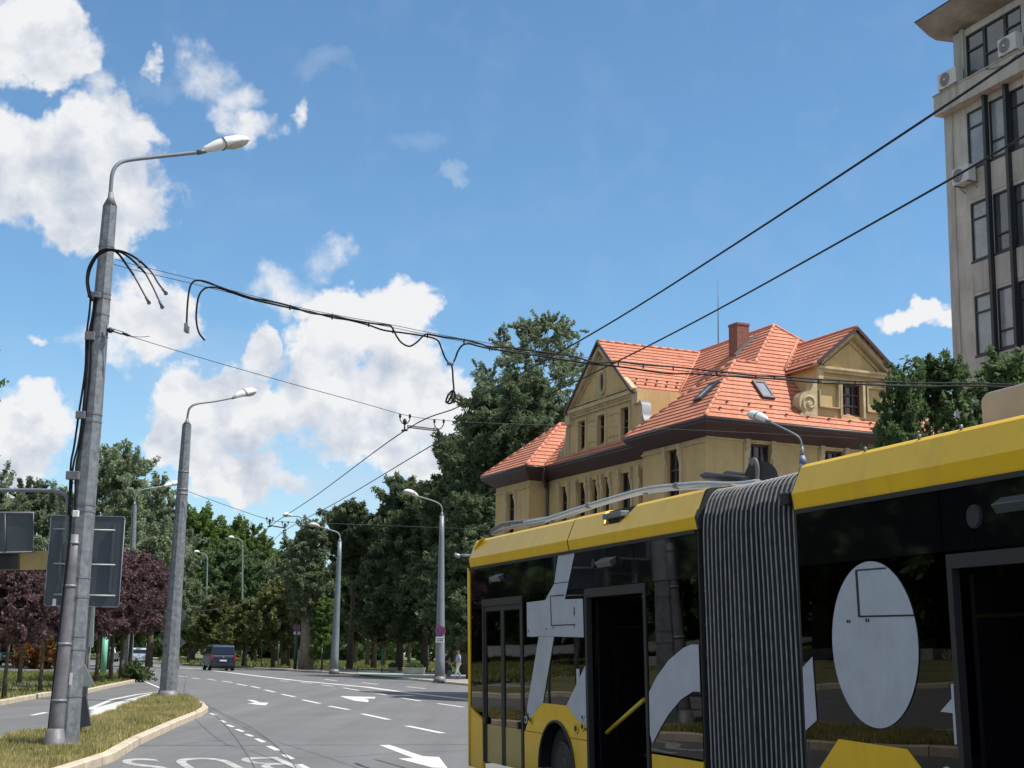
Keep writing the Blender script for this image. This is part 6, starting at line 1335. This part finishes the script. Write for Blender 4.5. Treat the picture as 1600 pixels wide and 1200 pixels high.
# drip rail between cove and windows
for t0, t1, z in ((TB0, 18.6, 2.795), (TF, TB1-.03, 2.815)): mb = MB(); mb.box(-t1, -t0, -.016, -.002, z-.03, z+.006); mb.build('drip_rail', M['busframe'], bus)
for a_, b_ in ((TB0+.05, 18.3), (0, TB1-.1)): mb = MB(); mb.box(-b_, -a_, .42, W-.42, 3.225, 3.235); mb.build('roof_bounce_sheet', M['beige'], bus)  # unseen neutral sheet added so the roof bounces no yellow onto the poles
# chrome fitting in the notch
mb = MB(); mb.box(-13.98, -13.50, .0, .115, 3.07, 3.13); r_ = mb.build('roof_fitting', M['galv'], bus, bevel=.01)
mb = MB(); mb.tube([T(13.95, .06, 3.08), T(13.88, .06, 2.99), T(13.7, .06, 2.98), T(13.6, .06, 3.06)], .014, 6); mb.build('bracket', M['galv_dark'], r_)
mb = MB(); mb.box(-14.06, -13.32, .12, .45, 2.93, 3.17); mb.build('notch_blocker', M['busframe'], bus)  # dark box added to block the sunlit yellow inside the notch
# bellows
nf = 21; ta, tb_ = 11.72, 10.06
def bpath(inset, sag):
    p = [(.02+inset, .22), (.02+inset, 1.2), (.02+inset, 2.2), (.02+inset, 2.78), (.045+inset, 2.95), (.09+inset, 3.07-inset*.3), (.16+inset*.5, 3.145-inset-sag), (.28, 3.17-inset-sag), (.8, 3.18-inset-sag), (W-.3, 3.18-inset-sag), (W-.05-inset, 3.0), (W-inset, 2.2), (W-inset, .25)]
    return p
secs = []; crest = []
for i in range(2*nf+1):
    f = i/(2*nf); t = ta+(tb_-ta)*f+.009*math.sin(i*2.7)*math.sin(math.pi*f); ins = 0 if i % 2 else .075; sag = .012*math.sin(math.pi*f); sec = []
    for j, (y, z) in enumerate(bpath(ins, sag)):
        bend = .05*math.sin(math.pi*min(1, z/3))*math.sin(f*math.pi*2)*(.5) ; sec.append(T(t+bend-.05*(1-min(1, z/3))*(f), y, z))
    secs.append(sec)
    if i % 2: crest.append(sec)
mb = MB(); mb.loft(secs, smooth=False, caps=False, closed=False); bel = mb.build('bellows', M['fold'], bus, recalc=False)
for sec in crest:
    mb = MB(); pts = [Vector(p) for p in sec]; mb.tube(smoothpts(pts[:10], 2), .0085, 6); mb.build('fold_bead', M['foldedge'], bel)
mb = MB(); c = z3_(-10, 725); mb.box(-10.19, -10.07, -.05, .05, 2.87, 2.97); mb.build('marker_lamp', M['black'], bus, bevel=.01)
# doors
def door(Dd, leafs, par=bus, open_=False):
    t0, t1, z0, z1 = Dd; root_ = slab(rect(t0, t1, z1-.095, z1), -.012, .05, 'door', 'busframe')
    for a, b in ((t0, t0+.055), (t1-.055, t1)): slab(rect(a, b, z0, z1-.096), -.012, .05, 'door_frame', 'busframe', root_)
    if open_:
        for a in (t1-.16, t0+.08):
            mb = MB(); mb.box(-a-.045, -a, .08, .62, z0+.05, z1-.14); mb.build('open_leaf', M['busblack'], root_)
            mb = MB(); mb.tube([T(a+.05, .14, z0+.1), T(a+.05, .14, z1-.2)], .03, 8); mb.build('leaf_hinge', M['busframe'], root_)
    else:
        mid = (t0+t1)/2
        for a, b in ((t0+.06, mid-.004), (mid+.004, t1-.06)):
            fr = MB(); w = .055
            for q in (rect(a, a+w, z0, z1-.1), rect(b-w, b, z0, z1-.1), rect(a+w, b-w, z1-.16, z1-.1)): fr.prism(q, lambda t, z: T(t, .0, z), lambda t, z: T(t, .035, z))
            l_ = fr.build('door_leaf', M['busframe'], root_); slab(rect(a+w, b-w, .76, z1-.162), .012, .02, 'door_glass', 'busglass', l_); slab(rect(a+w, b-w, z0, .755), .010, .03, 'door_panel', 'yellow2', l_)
    return root_
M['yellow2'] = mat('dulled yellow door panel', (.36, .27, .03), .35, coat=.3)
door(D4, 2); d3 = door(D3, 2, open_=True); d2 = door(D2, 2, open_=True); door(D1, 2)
for t in (17.93, 16.66):
    mb = MB(); mb.disc(T(t, -.012, .80), (0, 1, 0), .045, .03, 14); mb.build('door_buffer', M['black'], bus)
# yellow bar and fittings inside the open doors
def bar_(a, b, r, nm='handrail', m='handrail', par=bus): mb = MB(); mb.tube([a, b], r, 10); return mb.build(nm, M[m], par)
ta_, za_ = bp(948.5, 1144.5, .10); tb2, zb2 = bp(1006.5, 1093, .10); bar_(T(ta_, .10, za_), T(tb2, .10, zb2), .022)
c0_, c1_ = bp(955, 1016, .7), bp(996, 1003, .7)
mb = MB(); mb.prism([(13.9, 1.62), (13.72, 1.66), (13.45, 1.72), (13.28, 1.80), (13.3, 1.76), (13.5, 1.66), (13.7, 1.61), (13.88, 1.59)], lambda t, z: T(t, 1.0, z), lambda t, z: T(t, 1.03, z)); mb.build('interior_fitting', M['galv'], bus)
for t, y in ((14.3, .9), (12.9, .9), (15.2, 1.7), (12.2, 1.2), (7.9, .9), (6.7, .9), (9.2, 1.3), (10.0, .6), (17.8, 1.0), (16.6, 1.0)): bar_(T(t, y, .36), T(t, y, 2.42), .017)
bar_(T(18.2, .75, 1.95), T(TB0, .75, 1.95), .015); bar_(T(TB1, .75, 1.95), T(0, .75, 1.95), .015)
def seat(t, y, fl=.36):
    r_ = MB(); r_.box(-t-.22, -t+.22, y-.2, y+.2, fl+.40, fl+.47); r_.box(-t-.25, -t-.18, y-.2, y+.2, fl+.45, fl+1.0); r_.box(-t-.03, -t+.03, y-.03, y+.03, fl, fl+.4); return r_.build('seat', M['seat'], bus, bevel=.03)
for t in (15.9, 15.1, 14.75, 12.6, 12.2, 16.2, 9.6, 9.0, 8.5, 5.9, 5.1, 4.3, 3.5):
    seat(t, W-.35); seat(t, W-.82)
for t in (15.95, 15.2, 12.45, 9.5, 8.75, 5.6, 4.6, 3.6): seat(t, .38, .5)
mb = MB(); mb.box(-9.95, -9.35, .9, .96, 2.03, 2.33); mb.build('passenger_display', M['businner'], bus)
# door lights and lamps on the upper panel
def lightbox(t0, t1, z0, z1, d=.09):
    mb = MB(); secs = [[T(t, -.001, z0+.03), T(t, -d*.55, z0), T(t, -d, z1-.05), T(t, -.001, z1)] for t in (t0, t1)]; mb.loft(secs, smooth=False); mb.build('door_light', M['doorlight'], bus, bevel=.006)
M['doorlight'] = mat('grey lamp housing', (.05, .058, .06), .35, .1)
lightbox(17.17, 17.52, 2.56, 2.66); lightbox(13.62, 14.02, 2.56, 2.665); lightbox(6.95, 7.50, 2.565, 2.675)
for t, z, r0 in ((7.77, 2.575, .078), (17.68, 2.60, .06), (14.22, 2.62, .05)):
    mb = MB(); mb.disc(T(t, -.008, z), (0, 1, 0), r0, .014, 28); o = mb.build('speaker', M['doorlight2'] if 'doorlight2' in M else M['busframe'], bus); mb = MB(); mb.disc(T(t, -.018, z), (0, 1, 0), r0*.86, .008, 28); mb.build('grille', M['busframe'], o)
# white lettering shapes
def vinyl(pts, nm='lettering'): return slab(pts, -.0085, -.0045, nm, 'decal')
tl = [(15.259, 2.784), (14.757, 2.776), (15.086, 2.266), (14.555, 2.255), (14.548, 1.839), (15.442, 1.854), (15.83, 1.094), (15.93, 1.063), (16.13, .965), (16.227, .881), (16.351, .933), (16.38, 1.0), (15.938, 1.857), (16.333, 1.860), (16.335, 2.267), (15.70, 2.275)]
vinyl([tl[0], tl[1], (14.96, 2.46), (15.40, 2.46)]); vinyl([(15.41, 2.451), (14.966, 2.451), tl[2], tl[15]])
vinyl([tl[15], tl[2], tl[3], tl[4], tl[5], tl[12], tl[13], tl[14]][0:1]+[(15.09, 2.2655), tl[3], tl[4], tl[5], tl[12], tl[13], tl[14]])
vinyl([(15.938, 1.853), (15.444, 1.850), (15.83, 1.098), (15.97, 1.05), (16.13, .965), (16.227, .888), (16.351, .933), (16.38, 1.0)])
vinyl([(14.519, 1.536), (14.519, 1.02), (14.688, .918), (15.085, 1.098)])
vinyl([(14.52, 1.01), (14.519, .87), (14.6, .90), (14.68, .915)])
vinyl([(12.90, 1.303), (12.723, 1.447), (12.44, 1.612), (12.119, 1.727), (11.95, 1.757), (11.81, 1.755), (11.81, 1.335), (11.947, 1.335), (12.204, 1.256), (12.476, 1.111), (12.66, .98), (12.85, .818), (12.905, .90)])
vinyl([(9.02+.545*math.cos(q), 1.755+.597*math.sin(q)) for q in np.linspace(0, 2*math.pi, 64, endpoint=False)])
vinyl([(10.10, 1.526), (9.866, 1.657), (9.846, 1.174), (10.095, 1.055)][0:0]+[(10.015, 1.575), (9.866, 1.657), (9.846, 1.174), (10.015, 1.09)])
def line(a, b, w=.012, nm='hatch_gap'):
    mb = MB(); mb.bar(T(a[0], -.0105, a[1]), T(b[0], -.0105, b[1]), .004, w, up=(0, 0, 1)) if abs(a[0]-b[0]) > abs(a[1]-b[1]) else mb.bar(T(a[0], -.0105, a[1]), T(b[0], -.0105, b[1]), w, .004, up=(0, 1, 0)); return mb.build(nm, M['black'], bus)
line((15.53, 2.315), (15.51, 1.975), .018); line((15.51, 1.98), (14.78, 1.98), .012); line((15.53, 2.315), (15.1, 2.315), .012); line((14.80, 2.17), (14.80, 2.08), .02)
line((9.185, 2.295), (9.178, 1.955), .026); line((9.185, 1.955), (8.50, 1.95), .012); line((9.185, 2.295), (8.80, 2.292), .01)
for t, z in ((9.34, 1.922), (9.31, 1.922), (9.09, 1.925), (9.06, 1.925), (16.28, 1.93), (15.68, 1.945), (15.45, 1.955), (14.81, 1.96)): mb = MB(); mb.box(-t-.009, -t+.009, -.0115, -.009, z-.012, z+.012); mb.build('vent_hole', M['black'], bus)
mb = MB(); mb.box(-14.77, -14.68, -.0115, -.0088, 1.33, 1.50); mb.build('sticker', M['decal'], bus)
mb = MB(); mb.box(-8.13, -8.105, -.014, -.0125, 1.10, 1.49); mb.build('sticker', M['decal'], bus); vinyl([(8.13, 1.40), (8.27, 1.305), (8.13, 1.30)], 'sticker')
mb = MB(); mb.disc(T(8.235, -.01, .90), (0, 1, 0), .05, .012, 24); rr_ = mb.build('door_valve', M['decal'], bus); mb = MB(); mb.disc(T(8.235, -.018, .90), (0, 1, 0), .03, .008, 20); mb.build('knob', M['black'], rr_)
# door buttons on the arch panel
for t, z, r0, m in ((16.40, .88, .045, 'decal'), (16.22, .885, .05, 'handrail'), (16.30, .95, .02, 'decal'), (14.80, .86, .06, 'handrail'), (14.61, .89, .05, 'handrail'), (14.60, .99, .032, 'decal')):
    mb = MB(); mb.disc(T(t, -.014, z), (0, 1, 0), r0, .012, 20); o = mb.build('button_housing', M[m], bus); mb = MB(); mb.disc(T(t, -.022, z), (0, 1, 0), r0*.5, .008, 16); mb.build('button', M['mud'], o)
# wheels, arches
M['grimerim'] = mat('grimy steel rim', (.07, .068, .065), .6, .4, .3, 8)
def wheel(tc_, y=.0):
    mb = MB(); pr = [(.0+y+.05, .20), (.03+y, .30), (.03+y, .43), (.06+y, .475), (.12+y, .49), (.3+y, .485), (.33+y, .3)]
    n = 40; mb.loft([[T(tc_+r*math.cos(2*math.pi*k/n), yy, .44+r*math.sin(2*math.pi*k/n)-.05) for k in range(n)] for yy, r in pr], smooth=True); w = mb.build('wheel', M['tyre'], bus)
    mb = MB(); pr = [(.02+y, .30), (.0+y, .27), (.07+y, .24), (.10+y, .12), (.02+y, .11), (.0+y, .08)]; mb.loft([[T(tc_+r*math.cos(2*math.pi*k/n), yy-.005, .39+r*math.sin(2*math.pi*k/n)) for k in range(n)] for yy, r in pr], smooth=True); mb.build('rim', M['grimerim'], w)
    for k in range(10): a = k*math.pi/5; mb = MB(); mb.disc(T(tc_+.185*math.cos(a), .05+y, .39+.185*math.sin(a)), (0, 1, 0), .016, .05, 8); mb.build('wheel_nut', M['galv_dark'], w)
wheel(WT, .06); wheel(2.6, .06)
mb = MB(); pts = [T(*((t, -.012, z))) for t, z in arc(WT, WZ, AR-.015, 180, 0, 24)]; mb.tube(pts, .02, 6); mb.build('arch_lip', M['busframe'], bus)
mb = MB(); mb.loft([[T(WT+(AR-.01)*math.cos(R(a)), y, WZ+(AR-.01)*math.sin(R(a))) for a in range(0, 181, 10)] for y in (.0, .6)], caps=False, closed=False); mb.build('arch_liner', M['black'], bus, recalc=False)
mb = MB(); mb.box(-18.3, -TB0, .55, W-.1, .18, .3); mb.build('underbody', M['black'], bus); mb = MB(); mb.box(-TB1, 0, .55, W-.1, .18, .3); mb.build('underbody', M['black'], bus)
# roof gear: trolley poles, springs, retriever drum, beige unit
def rp(px, py, y): t, z = bp(px, py, y); return Vector(T(t, y, z))
for k, (y, L_) in enumerate([(.75, [(1185, 753), (1150, 757), (1094, 756), (1058, 759), (1019, 763), (985, 771), (950, 781), (920, 790), (889, 800), (868, 807), (850, 812), (820, 817)]), (1.35, [(1185, 757), (1120, 760), (1060, 763), (1010, 769), (970, 779), (930, 791), (895, 803), (865, 812), (840, 817), (800, 821)])]):
    r_ = MB(); P_ = [rp(x, yy, y) for x, yy in L_]; r_.tube(smoothpts(P_, 3), .03 if k == 0 else .022, 10); po = r_.build('trolley_pole', M['poletube'], bus)
    for i in (3, 7): mb = MB(); d = (P_[i]-P_[i-1]).normalized(); mb.tube([P_[i]-d*.04, P_[i]+d*.04], .038, 10); mb.build('collar', M['galv_dark'], po)
mb = MB(); q = [rp(x, y, .8) for x, y in [(850, 811), (820, 815), (790, 818), (778, 823), (768, 830)]]; mb.tube(smoothpts(q, 3), .03, 8); mb.build('pole_hook', M['galv_dark'], bus)
mb = MB(); q = [rp(x, y, .5) for x, y in [(770, 833), (800, 824), (840, 818), (852, 815)]]; mb.tube(smoothpts(q, 3), .02, 8); mb.build('roof_rail', M['polepaint'], bus)
for y_, (a, b) in ((.9, ((1096, 743), (1166, 751))), (1.25, ((1131, 741), (1185, 748)))): mb = MB(); p, q = rp(*a, y_), rp(*b, y_); mb.tube([p, p.lerp(q, .08), p.lerp(q, .1), q], [.02, .02, .045, .045], 10); mb.build('spring_rod', M['black'], bus)
cr_ = rp(1190, 746, 1.1); dr = MB(); dr.disc(cr_, (1, -.75, 0), .165, .09, 28); dd = dr.build('retriever_drum', M['black'], bus)
mb = MB()
for ph in (0, .5, 1.0): q = [cr_+Vector((-.11+.06*ph, -.08, .07)), cr_+Vector((-.05+.06*ph, -.1, .15+.02*ph)), cr_+Vector((.02+.05*ph, -.1, .17)), cr_+Vector((.06+.04*ph, -.09, .09)), cr_+Vector((.05+.03*ph, -.09, -.05))]; mb.tube(smoothpts(q, 4), .012, 6)
mb.build('hose', M['galv_dark'], dd)
t_a, z_a = bp(1533, 651, .45); t_b, z_b = bp(1531, 624, .45); t_c, z_c = bp(1538, 615, .45)
mb = MB(); mb.prism([(t_a, 3.18), (t_a, z_b), (t_a-.06, z_c+.005), (4.5, z_c+.01), (4.5, 3.18)], lambda t, z: T(t, .45, z), lambda t, z: T(t, 2.0, z)); mb.build('roof_unit', M['beige'], bus, bevel=.02)
mb = MB(); mb.tube([T(18.60, .05, 2.97), T(18.75, -.1, 2.98)], .018, 8); mb.tube([T(18.73, -.10, 2.96), T(18.77, -.16, 2.99)], .03, 8); mb.build('rear_camera', M['poletube'], bus)
for x in (1334, 1418, 1483):
    t, z = bp(x, 700-(x-1334)*.19, 0); mb = MB(); mb.tube([T(t, .1, 3.18), T(t, .1, 3.22)], .012, 6); mb.build('roof_bolt', M['galv'], bus)
